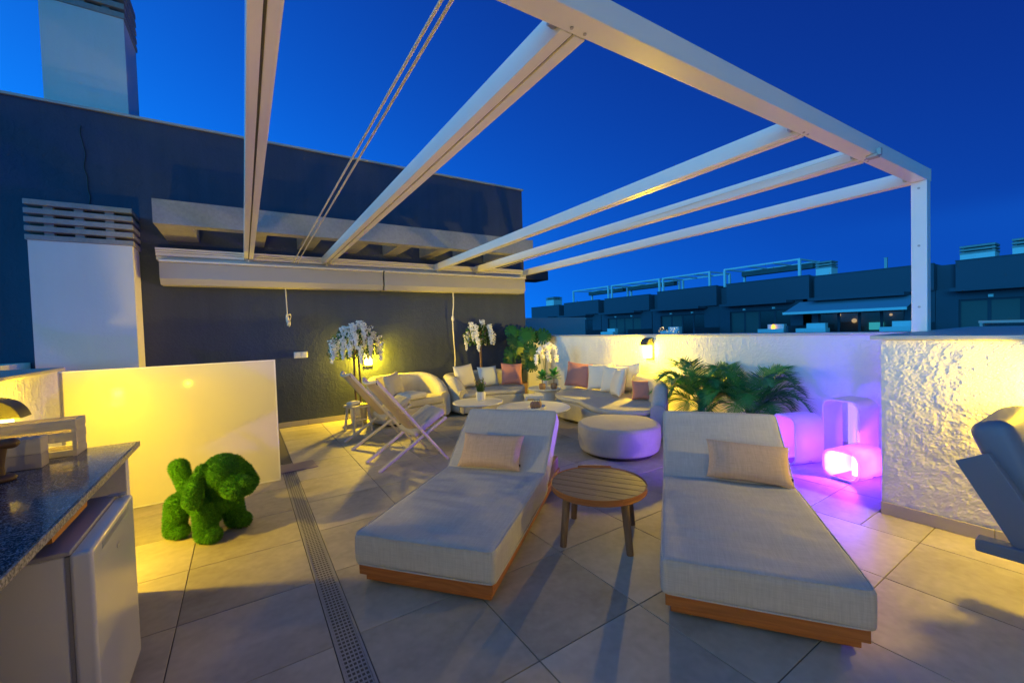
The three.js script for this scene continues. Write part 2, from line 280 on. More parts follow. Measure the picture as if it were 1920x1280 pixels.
// ------------------------------------------------------------------ dark building behind the terrace
const bld = thing('rooftop_building', 'tall charcoal rendered stairwell building behind the terrace', 'building');
part(bld, 'wall', bx(-14, 5.8, -0.3, 4.94, -13, -8.35), mt.dark);
part(bld, 'roof_coping', bx(-14.03, 5.83, 4.942, 4.975, -13.03, -8.31), mt.coping);
for (let x = -1.2; x < 5.75; x += 0.71) part(bld, 'skirting_tile', bx(x + 0.002, Math.min(5.79, x + 0.708), 0.002, 0.09, -8.352, -8.338, 0.002, 1), mt.skirting, { shift: x });
{ // concrete grid canopy: long fascia and ribs
  const c = part(bld, 'canopy', [bx(-0.93, 5.22, 3.15, 3.47, -7.36, -7.15)], mt.concrete);
  part(c, 'end_rib', bx(-0.928, -0.52, 3.152, 3.46, -8.36, -7.36), mt.concrete); 
  for (let x = 0.12; x < 5.1; x += 0.76) part(c, 'rib', bx(x, x + 0.25, 3.153, 3.45, -8.36, -7.36), mt.concrete, { shift: x });
  part(bld, 'ledge', bx(5.8, 7.05, 2.92, 3.16, -9.6, -9.0), mt.farDark2);
}
{ // hairline crack in the render
  const pts = []; for (let i = 0; i <= 14; i++) pts.push(V(-1.78 + 0.05 * (fbm(i / 14, 0.3, 5, 3, 300) - 0.5) * 3, 4.7 - i * 0.1, -8.349));
  part(bld, 'crack', tube(pts, 0.006, 40, 5), mt.black);
}
function chimney(name, label, x0, x1, y0, y1, z0, z1, n, h, group) {
  const t = thing(name, label, 'chimney', [(x0 + x1) / 2, y0, (z0 + z1) / 2], 0, group), w = (x1 - x0) / 2, d = (z1 - z0) / 2, H = y1 - y0;
  part(t, 'shaft', bx(-w, w, 0, H, -d, d), mt.whitewall, { shift: x0 });
  part(t, 'core', bx(-w + 0.16, w - 0.16, H, H + n * h * 1.5, -d + 0.14, d - 0.14), mt.black);
  let y = H;
  for (let i = 0; i < n; i++) {
    part(t, 'louvre_slab', bx(-w - 0.02, w + 0.02, y + 0.001, y + h, -d - 0.02, d + 0.02, 0.008, 1), mt.concrete, { shift: i * 1.7 + x0 }); y += h;
    if (i < n - 1) { for (const sx of [-0.62, -0.05, 0.55]) for (const sz of [-1, 1]) part(t, 'spacer_block', bx(sx * w - 0.045, sx * w + 0.045, y, y + h * 0.62, sz * (d - 0.08) - 0.05, sz * (d - 0.08) + 0.05), mt.concrete); y += h * 0.62; }
  }
  return t;
}
chimney('chimney', 'white rendered chimney with concrete louvres standing against the charcoal wall', -2.27, -1.26, -0.1, 2.95, -8.34, -7.87, 5, 0.07);
chimney('chimney', 'tall white chimney stack rising above the roof edge of the charcoal building', -2.33, -1.39, 4.976, 6.74, -9.9, -8.98, 5, 0.09);

// ------------------------------------------------------------------ white walls round the terrace
{
  const p = thing('parapet_wall', 'white rough rendered parapet behind the curved sofa and the palms', 'wall');
  part(p, 'wall', bx(6.2, 6.45, -0.3, 1.405, -9, 3.2), mt.stucco);
  part(p, 'coping', bx(6.165, 6.49, 1.405, 1.44, -9, 3.2, 0.006, 1), mt.coping);
  part(p, 'return_wall', bx(5.803, 6.2, -0.3, 1.38, -8.6, -8.3), mt.whitewall);
  for (let z = -8.28; z < -1.3; z += 0.71) part(p, 'skirting_tile', bx(6.186, 6.2, 0.002, 0.09, z + 0.002, Math.min(-1.26, z + 0.708), 0.002, 1), mt.skirting, { shift: z });
}
{
  const p = thing('rendered_block_wall', 'thick white wall with coarse trowelled render and grey coping', 'wall');
  part(p, 'wall', bx(4.385, 7.6, -0.3, 1.425, -1.205, 3.2), mt.stucco);
  // the coarse render is real relief
  const fr1 = x => x - Math.floor(x), hgt = (z, y) => { const u = fr1(z / 1.9 + 3), v = fr1(y / 1.9 + 3); return 0.010 * (fbm(u, v, 30, 5, 401) - 0.3) + 0.003 * fbm(u, v, 170, 2, 402) + 0.003 * THREE.MathUtils.smoothstep(fbm(u, v, 90, 4, 403), 0.55, 0.85); };
  const relief = (n, m, fn) => { const g = new THREE.PlaneGeometry(1, 1, n, m), q = g.attributes.position; for (let i = 0; i < q.count; i++) { const [x, y, z] = fn(q.getX(i) + 0.5, q.getY(i) + 0.5); q.setXYZ(i, x, y, z); } g.computeVertexNormals(); return g; };
  part(p, 'render_face', [relief(340, 340, (u, v) => { const z = -1.22 + u * 1.42, y = v * 1.42; return [4.375 - hgt(z, y) * Math.min(1, u * 60), y, z]; }), relief(30, 120, (u, v) => [4.372 + u * 0.5, v * 1.42, -1.215 - hgt(u * 0.5 + 1, v * 1.42) * 0.4 * Math.min(1, u * 8)])], mt.whitewall);
  part(p, 'coping', bx(4.315, 7.66, 1.427, 1.46, -1.275, 3.2, 0.006, 1), mt.coping);
  for (let z = -1.22; z < 2.4; z += 0.62) part(p, 'skirting_tile', bx(4.342, 4.358, 0.002, 0.1, z + 0.002, z + 0.618, 0.003, 1), mt.skirting, { shift: z });
}
{
  const p = thing('rendered_side_wall', 'white rendered wall behind the granite counter', 'wall');
  part(p, 'wall', bx(-1.7, -1.37, -0.3, 1.365, -5.2, 2.6), mt.stucco);
  part(p, 'wall', bx(-2.75, -2.45, -0.3, 1.36, -8.34, -5.2), mt.stucco); part(p, 'wall', bx(-2.45, -1.7, -0.3, 1.36, -5.2, -5.0), mt.stucco);
  part(p, 'coping', bx(-1.74, -1.33, 1.367, 1.395, -5.24, 2.6, 0.006, 1), mt.coping);
}
{ // house front behind the camera that carries the lamp lighting the loungers' foot ends
  const p = thing('house_front', 'white house front closing the terrace behind the viewer', 'house');
  part(p, 'wall', bx(-1.7, 4.34, 0, 3.3, 2.6, 2.9), mt.whitewall);
  part(p, 'door', bx(1.0, 2.8, 0.02, 2.15, 2.57, 2.598), mt.darkglass);
}
{ // glass balustrade beyond the block wall
  const t = thing('glass_balustrade', 'glass balustrade with slim steel rail beyond the coarse wall', 'railing');
  part(t, 'rail', bx(7.7, 7.74, 1.5, 1.53, -1.2, 3), mt.steel);
  part(t, 'pane', bx(7.712, 7.724, 0.6, 1.495, -1.15, 3), mt.glass);
  for (const z of [-1.18, -0.2, 0.9, 2]) part(t, 'post', bx(7.705, 7.735, 0.5, 1.5, z - 0.012, z + 0.012), mt.steel);
}
single('partition_wall', 'pale plain partition wall of the neighbouring terrace past the charcoal building', 'wall', bx(8.35, 11.15, -1, 2.0, -12.25, -12), mat(0.72, 0.72, 0.7, 0.85));

// ------------------------------------------------------------------ pergola
{
  const t = thing('pergola', 'white aluminium pergola frame over the terrace', 'pergola');
  const a = V(-3.2, 2.99, -1.505), b = V(5.74, 2.99, -1.27);
  part(t, 'front_beam', bar(a, b, 0.12, 0.12, 0.005), mt.alu);
  part(t, 'post', bx(5.622, 5.738, 0, 2.929, -1.328, -1.212, 0.004), mt.alu); part(t, 'post', bx(-3.1, -2.98, 0, 2.929, -1.56, -1.44, 0.004), mt.alu);
  const R = [[0.13, 0.13, 0.125], [1.315, 1.32, 0.14], [3.45, 3.42, 0.11], [4.37, 4.47, 0.11], [5.69, 5.68, 0.10]];
  R.forEach(([xw, xf, w]) => {
    const zf = -1.33 - 0.0263 * (5.7 - xf) - 0.005, r = [];
    for (const s of [-1, 1]) r.push(bar(V(xw + s * (w / 4 + 0.004), 2.94, -8.2), V(xf + s * (w / 4 + 0.004), 2.992, zf), w / 2 - 0.006, 0.125, 0.003));
    const o = part(t, 'rafter', r, mt.alu);
    part(o, 'groove', bar(V(xw, 2.915, -8.2), V(xf, 2.967, zf), 0.014, 0.05), mt.groove);
    const k = part(o, 'end_bracket', [bx(xf - w / 2 - 0.03, xf - w / 2 - 0.002, 2.955, 3.0, zf - 0.05, zf - 0.01, 0.006), rod(V(xf - w / 2 - 0.05, 2.96, zf - 0.03), V(xf - w / 2 - 0.01, 2.96, zf - 0.03), 0.012)], mt.steel);
  });
  for (const y of [1.7, 2.3, 2.86]) part(t, 'bolt', rod(V(5.615, y, -1.27), V(5.623, y, -1.27), 0.011), mt.steel);
  for (const [xw, xf, w] of R) for (const s of [-1, 1]) part(t, 'bolt', rod(V(xf + s * w * 0.28, 2.925, -1.35 - 0.0263 * (5.7 - xf) + 0.05), V(xf + s * w * 0.28, 2.934, -1.35 - 0.0263 * (5.7 - xf) + 0.05), 0.008), mt.steel);
  part(t, 'end_cap', bx(5.7405, 5.746, 2.928, 3.052, -1.333, -1.208, 0.002), mt.steel);
  const rail = part(t, 'wall_rail', [bx(-1.05, 5.74, 2.885, 2.935, -8.345, -8.17), bx(-1.05, 5.74, 2.94, 2.965, -8.345, -8.15), bx(-1.05, 5.74, 2.97, 3.0, -8.345, -8.13), bx(-1.05, 5.74, 2.83, 2.88, -8.345, -8.2)], mt.alu);
  for (const x of [0.13, 1.32, 3.45, 4.37, 5.66]) part(rail, 'hanger', bx(x - 0.012, x + 0.012, 2.8, 2.9, -8.12, -8.1), mt.alu);
  part(t, 'pull_cord', rod(V(0.78, 2.87, -8.13), V(0.752, 2.985, -1.46), 0.008), mt.cord); part(t, 'pull_cord', rod(V(0.845, 2.87, -8.13), V(0.79, 2.985, -1.46), 0.008), mt.cord);
  part(t, 'pull_cord', rod(V(4.42, 2.89, -8.13), V(4.36, 3.0, -1.36), 0.0045), mt.cord); part(t, 'pull_cord', rod(V(4.5, 2.86, -8.13), V(4.40, 2.94, -1.36), 0.0045), mt.cord);
  part(t, 'cord_pulley', [bx(4.34, 4.41, 2.905, 2.929, -1.30, -1.225, 0.004), bx(4.355, 4.39, 2.915, 2.97, -1.236, -1.205, 0.004)], mt.steel);
}
{
  const prof = [[-8.33, 2.8], [-7.995, 2.8], [-7.995, 2.772], [-8.03, 2.766], [-8.02, 2.53], [-8.085, 2.44], [-8.33, 2.44]];
  const g = (x0, x1) => extrude(prof.map(p => [-p[0], p[1]]), x1 - x0, 0.004).rotateY(Math.PI / 2).translate(x0, 0, 0);
  for (const [x0, x1, l] of [[-1.0, 2.295, 'grey folded awning cassette under the rail above the rope chairs'], [2.325, 5.6, 'grey folded awning cassette under the rail above the curved sofa']]) {
    const t = thing('awning_cassette', l, 'awning', [x0, 0, 0], 0, 'awning cassettes along the charcoal wall');
    part(t, 'fabric_housing', g(0, x1 - x0), mt.awn); part(t, 'top_lip', bx(0.003, x1 - x0 - 0.003, 2.775, 2.803, -8.01, -7.985, 0.003), mt.alu);
    part(t, 'seam', bx(0.01, x1 - x0 - 0.01, 2.642, 2.647, -8.0285, -8.0235), mt.awn);
  }
  const c = thing('blind_cord', 'short pale pull cord ending in a tied bundle on the charcoal wall', 'cord');
  part(c, 'string', tube([V(0.655, 2.45, -8.2), V(0.66, 2.2, -8.2), V(0.665, 1.98, -8.21)], 0.008), mt.cord);
  const L = []; for (let i = 0; i < 5; i++) { const q = new THREE.TorusGeometry(rr(0.03, 0.05), 0.009, 6, 16); q.scale(0.7, 1.5, 1); q.rotateY(rr(0, 3)).rotateZ(rr(-0.4, 0.4)); q.translate(0.67 + rr(-0.015, 0.02), 1.9 + rr(-0.05, 0.03), -8.22); L.push(q); } part(c, 'bundle', L, mt.cord);
  const c2 = thing('blind_cord', 'long pale knotted pull cord hanging beside the flowering wisteria', 'cord');
  part(c2, 'string', tube([V(3.83, 2.45, -8.2), V(3.83, 2.2, -8.2), V(3.81, 1.9, -8.22), V(3.83, 1.4, -8.25), V(3.87, 1.0, -8.3), V(3.85, 0.78, -8.3)], 0.013), mt.cord);
  part(c2, 'knot', new THREE.SphereGeometry(0.03, 12, 10).scale(1, 2.2, 1).translate(3.81, 1.88, -8.22), mt.cord);
}

// ------------------------------------------------------------------ wall lamps (a lamp's light is set in its builder)
function wallLamp(label, pos, turn, cd) {
  const t = thing('wall_lamp', label, 'lamp', pos, turn, 'hooded wall lamps');      // local +z leaves the wall, origin at the lower edge of the plate
  part(t, 'back_plate', bx(-0.08, 0.08, 0, 0.40, 0.002, 0.022, 0.006), mt.dmetal);
  const s = new THREE.Shape(); s.moveTo(0.022, 0.27); s.lineTo(0.022, 0.40); s.quadraticCurveTo(0.17, 0.40, 0.2, 0.27); s.lineTo(0.022, 0.27);
  part(t, 'hood', extrude(s, 0.16, 0.004, 1, 14).rotateY(-Math.PI / 2).translate(0.08, 0, 0), mt.dmetal);
  part(t, 'diffuser', bx(-0.068, 0.068, 0.035, 0.268, 0.026, 0.13, 0.02, 3), mt.glowWarm);
  const l = new THREE.PointLight(WARM, cd, 0, 2); l.position.set(0, 0.19, 0.078); l.castShadow = true; l.shadow.radius = 2; t.add(l);
  return t;
}
wallLamp('glowing hooded lamp on the charcoal wall under the wisteria', [2.02, 0.97, -8.35], 0, 19);
wallLamp('glowing hooded lamp on the white parapet beside the palms', [6.2, 0.98, -4.98], -Math.PI / 2, 21);
wallLamp('glowing hooded lamp on the white wall behind the granite counter', [-1.37, 0.88, -3.88], Math.PI / 2, 9);
wallLamp('hooded lamp on the coarse rendered block wall', [4.36, 0.96, -0.31], -Math.PI / 2, 6.5);
wallLamp('hooded lamp on the house front behind the viewer', [-1.2, 0.8, 2.6], Math.PI, 6.5);
{ const t = thing('light_switch', 'white double light switch on the charcoal wall', 'switch', [0.86, 1.27, -8.35]); part(t, 'plate', bx(-0.11, 0.11, -0.055, 0.055, 0.002, 0.014, 0.004), mt.white); for (const s of [-1, 1]) part(t, 'rocker', bx(s * 0.053 - 0.042, s * 0.053 + 0.042, -0.042, 0.042, 0.0142, 0.02, 0.003), mt.white); }

// ------------------------------------------------------------------ sun loungers, their pillows, the round table
function lounger(label, pos, turn, s) {
  const t = thing('sun_lounger', label, 'sun lounger', pos, turn, 'teak sun loungers with linen mattresses');
  const fr = part(t, 'base_frame', [bx(-0.455, 0.455, 0.07, 0.137, -2.1, -0.02, 0.004), bx(-0.43, 0.43, 0.018, 0.0695, -2.07, -0.055, 0.004)], mt.teak, { shift: s });
  for (const sx of [-1, 1]) { part(t, 'side_board', bx(sx * 0.415 - 0.02, sx * 0.415 + 0.02, 0.138, 0.26, -2.1, -1.5, 0.004), mt.oldwood, { shift: s }); for (const z of [-0.2, -1.9]) part(t, 'foot', bx(sx * 0.36 - 0.03, sx * 0.36 + 0.03, 0, 0.0175, z - 0.03, z + 0.03), mt.black); }
  part(t, 'end_board', bx(-0.394, 0.394, 0.138, 0.258, -2.098, -2.06, 0.004), mt.oldwood, { shift: s });
  const m = part(t, 'mattress', soft(0.95, 0.20, 1.42, 0.024, 0.006, 0.030, s).translate(0, 0.238, -0.71), mt.linen);
  const edge = (w, d, y, r = 0.03) => { const p = []; for (const [sx, sz, a0] of [[1, 1, 0], [-1, 1, 90], [-1, -1, 180], [1, -1, 270]]) for (let i = 0; i <= 4; i++) { const q = (a0 + i * 22.5) * Math.PI / 180; p.push(V(sx * (w / 2 - r) + r * Math.cos(q), y, sz * (d / 2 - r) + r * Math.sin(q))); } return new THREE.TubeGeometry(new THREE.CatmullRomCurve3(p, true, 'centripetal'), 160, 0.0042, 6, true); };
  for (const y of [0.3315, 0.1445]) part(m, 'piping', edge(0.938, 1.408, y).translate(0, 0, -0.71), mt.linen);
  const a = 36 * Math.PI / 180, g = soft(0.95, 0.17, 0.76, 0.024, 0.008, 0.014, s + 5).translate(0, 0.085, -0.36);
  const bm = part(t, 'backrest_mattress', g.rotateX(a).translate(0, 0.2, -1.44), mt.linen, { shift: 0.3 });
  for (const y of [0.1635, 0.0065]) part(bm, 'piping', edge(0.938, 0.748, y).translate(0, 0, -0.36).rotateX(a).translate(0, 0.2, -1.44), mt.linen);
  for (const sx of [-1, 1]) part(t, 'support_strut', rod(V(sx * 0.36, 0.15, -2.0), V(sx * 0.36, 0.42, -1.82), 0.012), mt.steel);
  return t;
}
const TL = -0.876, TR = -0.934;
lounger('teak sun lounger with pale linen mattress standing beside the floor drain', [0.84, 0, -2.40], TL, 1);
lounger('teak sun lounger with pale linen mattress and its foot towards the coarse rendered wall', [2.135, 0, -1.07], TR, 3);
const local = (o, th, x, y, z) => [o[0] + x * Math.cos(th) + z * Math.sin(th), y, o[1] - x * Math.sin(th) + z * Math.cos(th)];
function lumbar(label, p, turn, tilt, roll, s) {
  const t = thing('lumbar_pillow', label, 'pillow', p, turn, 'peach lumbar pillows on the loungers');
  const q = pillow(0.60, 0.33, 0.15, s).rotateZ(roll).rotateX(tilt);
  q.computeBoundingBox(); q.translate(0, -q.boundingBox.min.y, 0);
  const c = part(t, 'cover', q, mt.peach); part(t, 'label_tag', bx(0.283, 0.298, 0.03, 0.055, 0.055, 0.058), mt.black);
}
lumbar('peach linen pillow leaning on the backrest of the lounger by the drain', local([0.84, -2.40], TL, -0.05, 0.345, -1.40), TL, -0.62, -0.01, 5);
lumbar('peach linen pillow leaning on the backrest of the lounger by the coarse wall', local([2.135, -1.07], TR, 0.16, 0.345, -1.38), TR, -0.72, -0.06, 9);
{
  const t = thing('round_side_table', 'round slatted wooden side table between the two loungers', 'table', [2.245, 0, -2.32], 0.52);
  const R = 0.40, y1 = 0.415;
  const ring = new THREE.Shape(); ring.absarc(0, 0, R, 0, 7, false); const h = new THREE.Path(); h.absarc(0, 0, R - 0.045, 0, 7, true); ring.holes.push(h);
  part(t, 'rim', extrude(ring, 0.045, 0.006, 2, 48).rotateX(-Math.PI / 2).translate(0, y1 - 0.045, 0), mt.teak);
  const r = R - 0.047, n = 7, w = 2 * r / n;
  for (let i = 0; i < n; i++) {
    const x0 = -r + i * w + 0.004, x1 = -r + (i + 1) * w - 0.004, pts = [];
    for (let k = 0; k <= 6; k++) { const x = x0 + (x1 - x0) * k / 6; pts.push([x, -Math.sqrt(Math.max(0, r * r - x * x))]); }
    for (let k = 6; k >= 0; k--) { const x = x0 + (x1 - x0) * k / 6; pts.push([x, Math.sqrt(Math.max(0, r * r - x * x)) + 1e-4]); }
    part(t, 'slat', extrude(pts, 0.022, 0.0025, 1).rotateX(-Math.PI / 2).translate(0, y1 - 0.027, 0), mt.oldwood, { swap: true, shift: i * 0.63 });
  }
  part(t, 'cross_brace', [bx(-0.33, 0.33, 0.355, 0.384, -0.03, 0.03), bx(-0.03, 0.03, 0.352, 0.383, -0.33, 0.33)], mt.oldwood);
  for (let k = 0; k < 4; k++) { const a = k * Math.PI / 2 + 0.62; part(t, 'leg', rod(V(Math.cos(a) * 0.335, 0, Math.sin(a) * 0.335), V(Math.cos(a) * 0.29, 0.372, Math.sin(a) * 0.29), 0.024, 0.03, 16), mt.oldwood, { swap: true, shift: k }); }
}

// ------------------------------------------------------------------ ottoman, curved sofa, tub sofa
{
  const t = thing('round_ottoman', 'round pale upholstered ottoman in front of the curved sofa', 'ottoman', [3.99, 0, -3.73]);
  const p = [[0, 0.045], [0.44, 0.045]]; for (let i = 0; i <= 6; i++) { const a = -Math.PI / 2 + i * Math.PI / 12; p.push([0.45 + 0.05 * Math.cos(a), 0.1 + 0.055 * Math.sin(a)]); }
  p.push([0.515, 0.2], [0.512, 0.31]); for (let i = 0; i <= 6; i++) { const a = i * Math.PI / 12; p.push([0.462 + 0.05 * Math.cos(a), 0.335 + 0.05 * Math.sin(a)]); } p.push([0.3, 0.394], [0, 0.398]);
  part(t, 'upholstery', lathe(p, 72), mt.boucle); part(t, 'foot_ring', new THREE.CylinderGeometry(0.42, 0.42, 0.045, 48).translate(0, 0.0225, 0), mt.black);
  part(t, 'seam', new THREE.TorusGeometry(0.508, 0.004, 6, 72).rotateX(Math.PI / 2).translate(0, 0.352, 0), mt.boucle);
}
function sofa(name, label, seatPts, backPath, h, ends) {
  const t = thing(name, label, 'sofa');
  part(t, 'seat_base', planSolid(seatPts, 0.05, 0.345, 0.035), mt.boucle);
  part(t, 'seat_cushion', planSolid(seatPts, 0.347, 0.427, 0.036), mt.boucle, { shift: 0.4 });
  part(t, 'backrest', sweep(backPath, u => { const e = Math.min(1, Math.min(u * ends, (1 - u) * ends)), hh = 0.30 + (h - 0.30) * Math.sqrt(1 - (1 - e) * (1 - e)); return rprof(-0.1, 0.1, 0.05, Math.max(0.5, hh), 0.09, 6); }, 90), mt.boucle, { shift: 0.2 });
  part(t, 'plinth', planSolid(seatPts.map(([x, z]) => { const c = seatPts.reduce((a, p) => [a[0] + p[0] / seatPts.length, a[1] + p[1] / seatPts.length], [0, 0]); return [c[0] + (x - c[0]) * 0.86, c[1] + (z - c[1]) * 0.86]; }), 0, 0.06, 0.005), mt.black);
  return t;
}
sofa('curved_sofa', 'long pale curved sofa along the white parapet', [[4.78, -5.98], [4.55, -5.6], [4.55, -5.15], [4.36, -4.7], [4.28, -4.3], [4.42, -3.97], [4.72, -3.8], [5.1, -4.02], [5.5, -4.55], [5.8, -5.2], [5.9, -5.9], [5.8, -6.3], [5.3, -6.25]], [[5.84, -6.35], [5.93, -5.9], [5.84, -5.2], [5.52, -4.48], [5.12, -3.95], [4.72, -3.69]], 0.77, 7);
sofa('curved_sofa', 'pale curved sofa section along the charcoal wall by the wisteria', [[3.5, -6.98], [4.0, -6.98], [4.45, -6.8], [4.62, -6.82], [5.08, -7.5], [5.05, -7.8], [4.5, -8.02], [3.9, -8.08], [3.5, -7.95], [3.38, -7.5]], [[3.44, -7.05], [3.38, -7.5], [3.55, -7.95], [4.0, -8.12], [4.6, -8.08], [5.1, -7.85]], 0.74, 7);
{ // tub sofa
  const t = thing('tub_sofa', 'small pale round-backed tub sofa against the charcoal wall', 'sofa', [2.52, 0, -7.52], 0.16);
  const seat = [[-0.56, 0.40], [-0.62, 0.0], [-0.5, -0.32], [0, -0.44], [0.5, -0.32], [0.62, 0], [0.56, 0.40], [0.3, 0.44], [-0.3, 0.44]];
  part(t, 'seat_base', planSolid(seat, 0.05, 0.28, 0.035), mt.boucle); part(t, 'seat_cushion', planSolid(seat.map(p => [p[0] * 0.97, p[1] * 0.97 + 0.01]), 0.282, 0.42, 0.05), mt.boucle);
  part(t, 'backrest', sweep([[-0.55, 0.42], [-0.64, 0.05], [-0.5, -0.35], [0, -0.5], [0.5, -0.35], [0.64, 0.05], [0.55, 0.42]], u => { const e = Math.min(1, Math.min(u, 1 - u) * 3.0), hh = 0.48 + 0.34 * Math.sin(e * Math.PI / 2); return rprof(-0.09, 0.09, 0.05, hh, 0.085, 6); }, 90), mt.boucle, { shift: 0.5 });
  part(t, 'plinth', planSolid(seat.map(p => [p[0] * 0.85, p[1] * 0.85]), 0, 0.06, 0.005), mt.black);
}
let ci = 20;
function cushion(label, name, m, w, h, p, turn, tilt, roll, grp) {
  const g = pillow(w, h, 0.17, ci++).rotateZ(roll).rotateX(tilt); g.computeBoundingBox(); g.translate(0, -g.boundingBox.min.y, 0);
  return single(name, label, 'cushion', g, m, p, turn, grp);
}
const CG = 'scatter cushions on the curved sofas';
cushion('cream square cushion at the rounded arm end of the sofa section by the charcoal wall', 'scatter_cushion', mt.cream, 0.50, 0.48, [3.80, 0.428, -7.72], 0.25, -0.25, 0.05, CG);
cushion('pale blue square cushion between a cream and a rose cushion', 'scatter_cushion', mt.paleblue, 0.46, 0.43, [4.33, 0.428, -7.68], 0.0, -0.3, 0, CG);
cushion('rose cushion next to the pale blue one on the sofa section by the charcoal wall', 'scatter_cushion', mt.rose, 0.46, 0.46, [4.76, 0.428, -7.42], -0.35, -0.25, -0.06, CG);
cushion('large rose cushion standing beside the two potted figs on the long sofa', 'scatter_cushion', mt.rose, 0.50, 0.48, [5.42, 0.428, -6.06], -1.0, -0.25, -0.12, CG);
cushion('white cushion leaning against the large rose cushion', 'scatter_cushion', mt.cream, 0.48, 0.48, [5.55, 0.428, -5.62], -1.2, -0.3, 0.08, CG);
cushion('white cushion in the middle of the row on the long sofa', 'scatter_cushion', mt.cream, 0.48, 0.48, [5.50, 0.428, -5.22], -1.3, -0.3, -0.03, CG);
cushion('crumpled white cushion lit by the parapet lamp, turned sideways on the long sofa', 'scatter_cushion', mt.cream, 0.46, 0.46, [5.22, 0.428, -4.86], -2.15, -0.28, 0.1, CG);
cushion('cream cushion tucked behind the crumpled white one', 'scatter_cushion', mt.cream, 0.50, 0.50, [5.70, 0.428, -5.08], -1.4, -0.2, 0.1, CG);
cushion('small rose cushion at the rounded end of the long sofa', 'scatter_cushion', mt.rose, 0.33, 0.31, [5.27, 0.428, -4.40], -1.0, -0.25, 0.03, CG);
cushion('pale folded cushion on the tub sofa', 'scatter_cushion', mt.boucle, 0.46, 0.44, [2.27, 0.425, -7.52], 0.7, -0.25, 0.12);
single('striped_cushion', 'flat beige cushion lying on the seat of the tub sofa', 'cushion', soft(0.42, 0.11, 0.4, 0.05, 0.01, 0.02, 30).translate(0, 0.055, 0), mt.cream, [2.5, 0.425, -7.25], 0.4);

// ------------------------------------------------------------------ coffee tables and what stands on them
function coffee(label, pos, r, h) {
  const t = thing('coffee_table', label, 'table', pos);
  part(t, 'table_top', lathe([[0, h - 0.03], [r - 0.02, h - 0.03], [r - 0.004, h - 0.02], [r, h - 0.012], [r - 0.004, h - 0.003], [r - 0.012, h], [0, h]], 64), mt.white);
  part(t, 'pedestal', lathe([[0, 0.012], [0.075, 0.012], [0.075, h - 0.03], [0, h - 0.03]], 32), mt.white);
  part(t, 'base_disc', lathe([[0, 0], [0.2, 0], [0.2, 0.008], [0.19, 0.0118], [0, 0.0118]], 40), mt.white);
}
coffee('smaller white round pedestal coffee table carrying the potted heather', [3.17, 0, -5.99], 0.41, 0.455);
coffee('larger white round coffee table carrying the tray of rolled bundles', [3.66, 0, -5.13], 0.56, 0.42);
single('wooden_stump', 'low brown wooden block under the white coffee tables', 'stool', bx(-0.17, 0.17, 0, 0.24, -0.12, 0.12, 0.02), mt.oldwood, [3.42, 0, -5.72], 0.3);
{
  const t = thing('heather_pot', 'white pot of feathery green and pink heather on the coffee table', 'plant', [3.26, 0.4555, -6.05]);
  part(t, 'pot', lathe([[0, 0], [0.062, 0], [0.075, 0.02], [0.082, 0.09], [0.078, 0.14], [0.07, 0.145], [0.066, 0.13], [0, 0.125]], 28), mt.white);
  const L = [], F = [], B = [];
  for (let i = 0; i < 70; i++) { const a = rr(0, 6.28), l = rr(0.12, 0.27), s = rr(0.1, 0.75), e = V(Math.cos(a) * l * s * 0.7, 0.12 + l, Math.sin(a) * l * s * 0.7), b = V(Math.cos(a) * 0.04, 0.12, Math.sin(a) * 0.04); L.push(rod(b, e, 0.002, 0.001, 4)); for (let k = 0; k < 9; k++) { const p = b.clone().lerp(e, 0.25 + 0.75 * k / 9).add(V(rr(-0.012, 0.012), rr(-0.01, 0.01), rr(-0.012, 0.012))); const q = new THREE.ConeGeometry(rr(0.004, 0.007), rr(0.02, 0.035), 4).rotateX(rr(-1, 1)).rotateZ(rr(-1, 1)).translate(p.x, p.y, p.z); (k > 6 && i % 2 ? F : B).push(q); } }
  part(t, 'stems', L.concat(B), mt.leaf[1]); part(t, 'flower_tips', F, mat(0.45, 0.22, 0.12, 0.8));
}
{
  const t = thing('serving_tray', 'white oval tray on the larger coffee table', 'tray', [3.62, 0.4205, -4.98], 0.6);
  part(t, 'dish', lathe([[0, 0.0], [0.14, 0.0], [0.165, 0.02], [0.17, 0.035], [0.163, 0.035], [0.138, 0.01], [0, 0.01]], 36).scale(1.15, 1, 0.75), mt.white);
  for (let i = 0; i < 4; i++) { const b = thing('rolled_bundle', 'tied brown rolled bundle lying in the white tray', 'bundle', [3.555 + i * 0.034, 0.4315, -5.0 + i * 0.012], 0.6 + i * 0.05, 'brown bundles in the tray'); const q = new THREE.CapsuleGeometry(0.026, 0.05, 4, 12).rotateX(Math.PI / 2).rotateY(1.4).scale(1, 1.9, 1).translate(0, 0.05, 0); part(b, 'roll', q, mt.clay); part(b, 'tie', new THREE.TorusGeometry(0.03, 0.004, 6, 16).scale(1, 1.7, 1).translate(0, 0.05, 0), mt.brown); }
}
{ const t = thing('low_side_table', 'low white square table at the inner corner of the sofas', 'table', [4.28, 0, -5.98], -0.5); part(t, 'table_top', bx(-0.16, 0.16, 0.39, 0.44, -0.14, 0.14, 0.006), mt.white); for (const x of [-1, 1]) for (const z of [-1, 1]) part(t, 'leg', bx(x * 0.14 - 0.014, x * 0.14 + 0.014, 0, 0.389, z * 0.12 - 0.014, z * 0.12 + 0.014), mt.white); }
{ const t = thing('corner_table', 'round pale corner table between the two curved sofas', 'table', [5.02, 0, -6.62]); part(t, 'table_top', lathe([[0, 0.40], [0.33, 0.40], [0.34, 0.41], [0.34, 0.42], [0.33, 0.43], [0, 0.43]], 48), mt.white); part(t, 'drum', lathe([[0, 0], [0.22, 0], [0.22, 0.399], [0, 0.399]], 40), mt.white); }
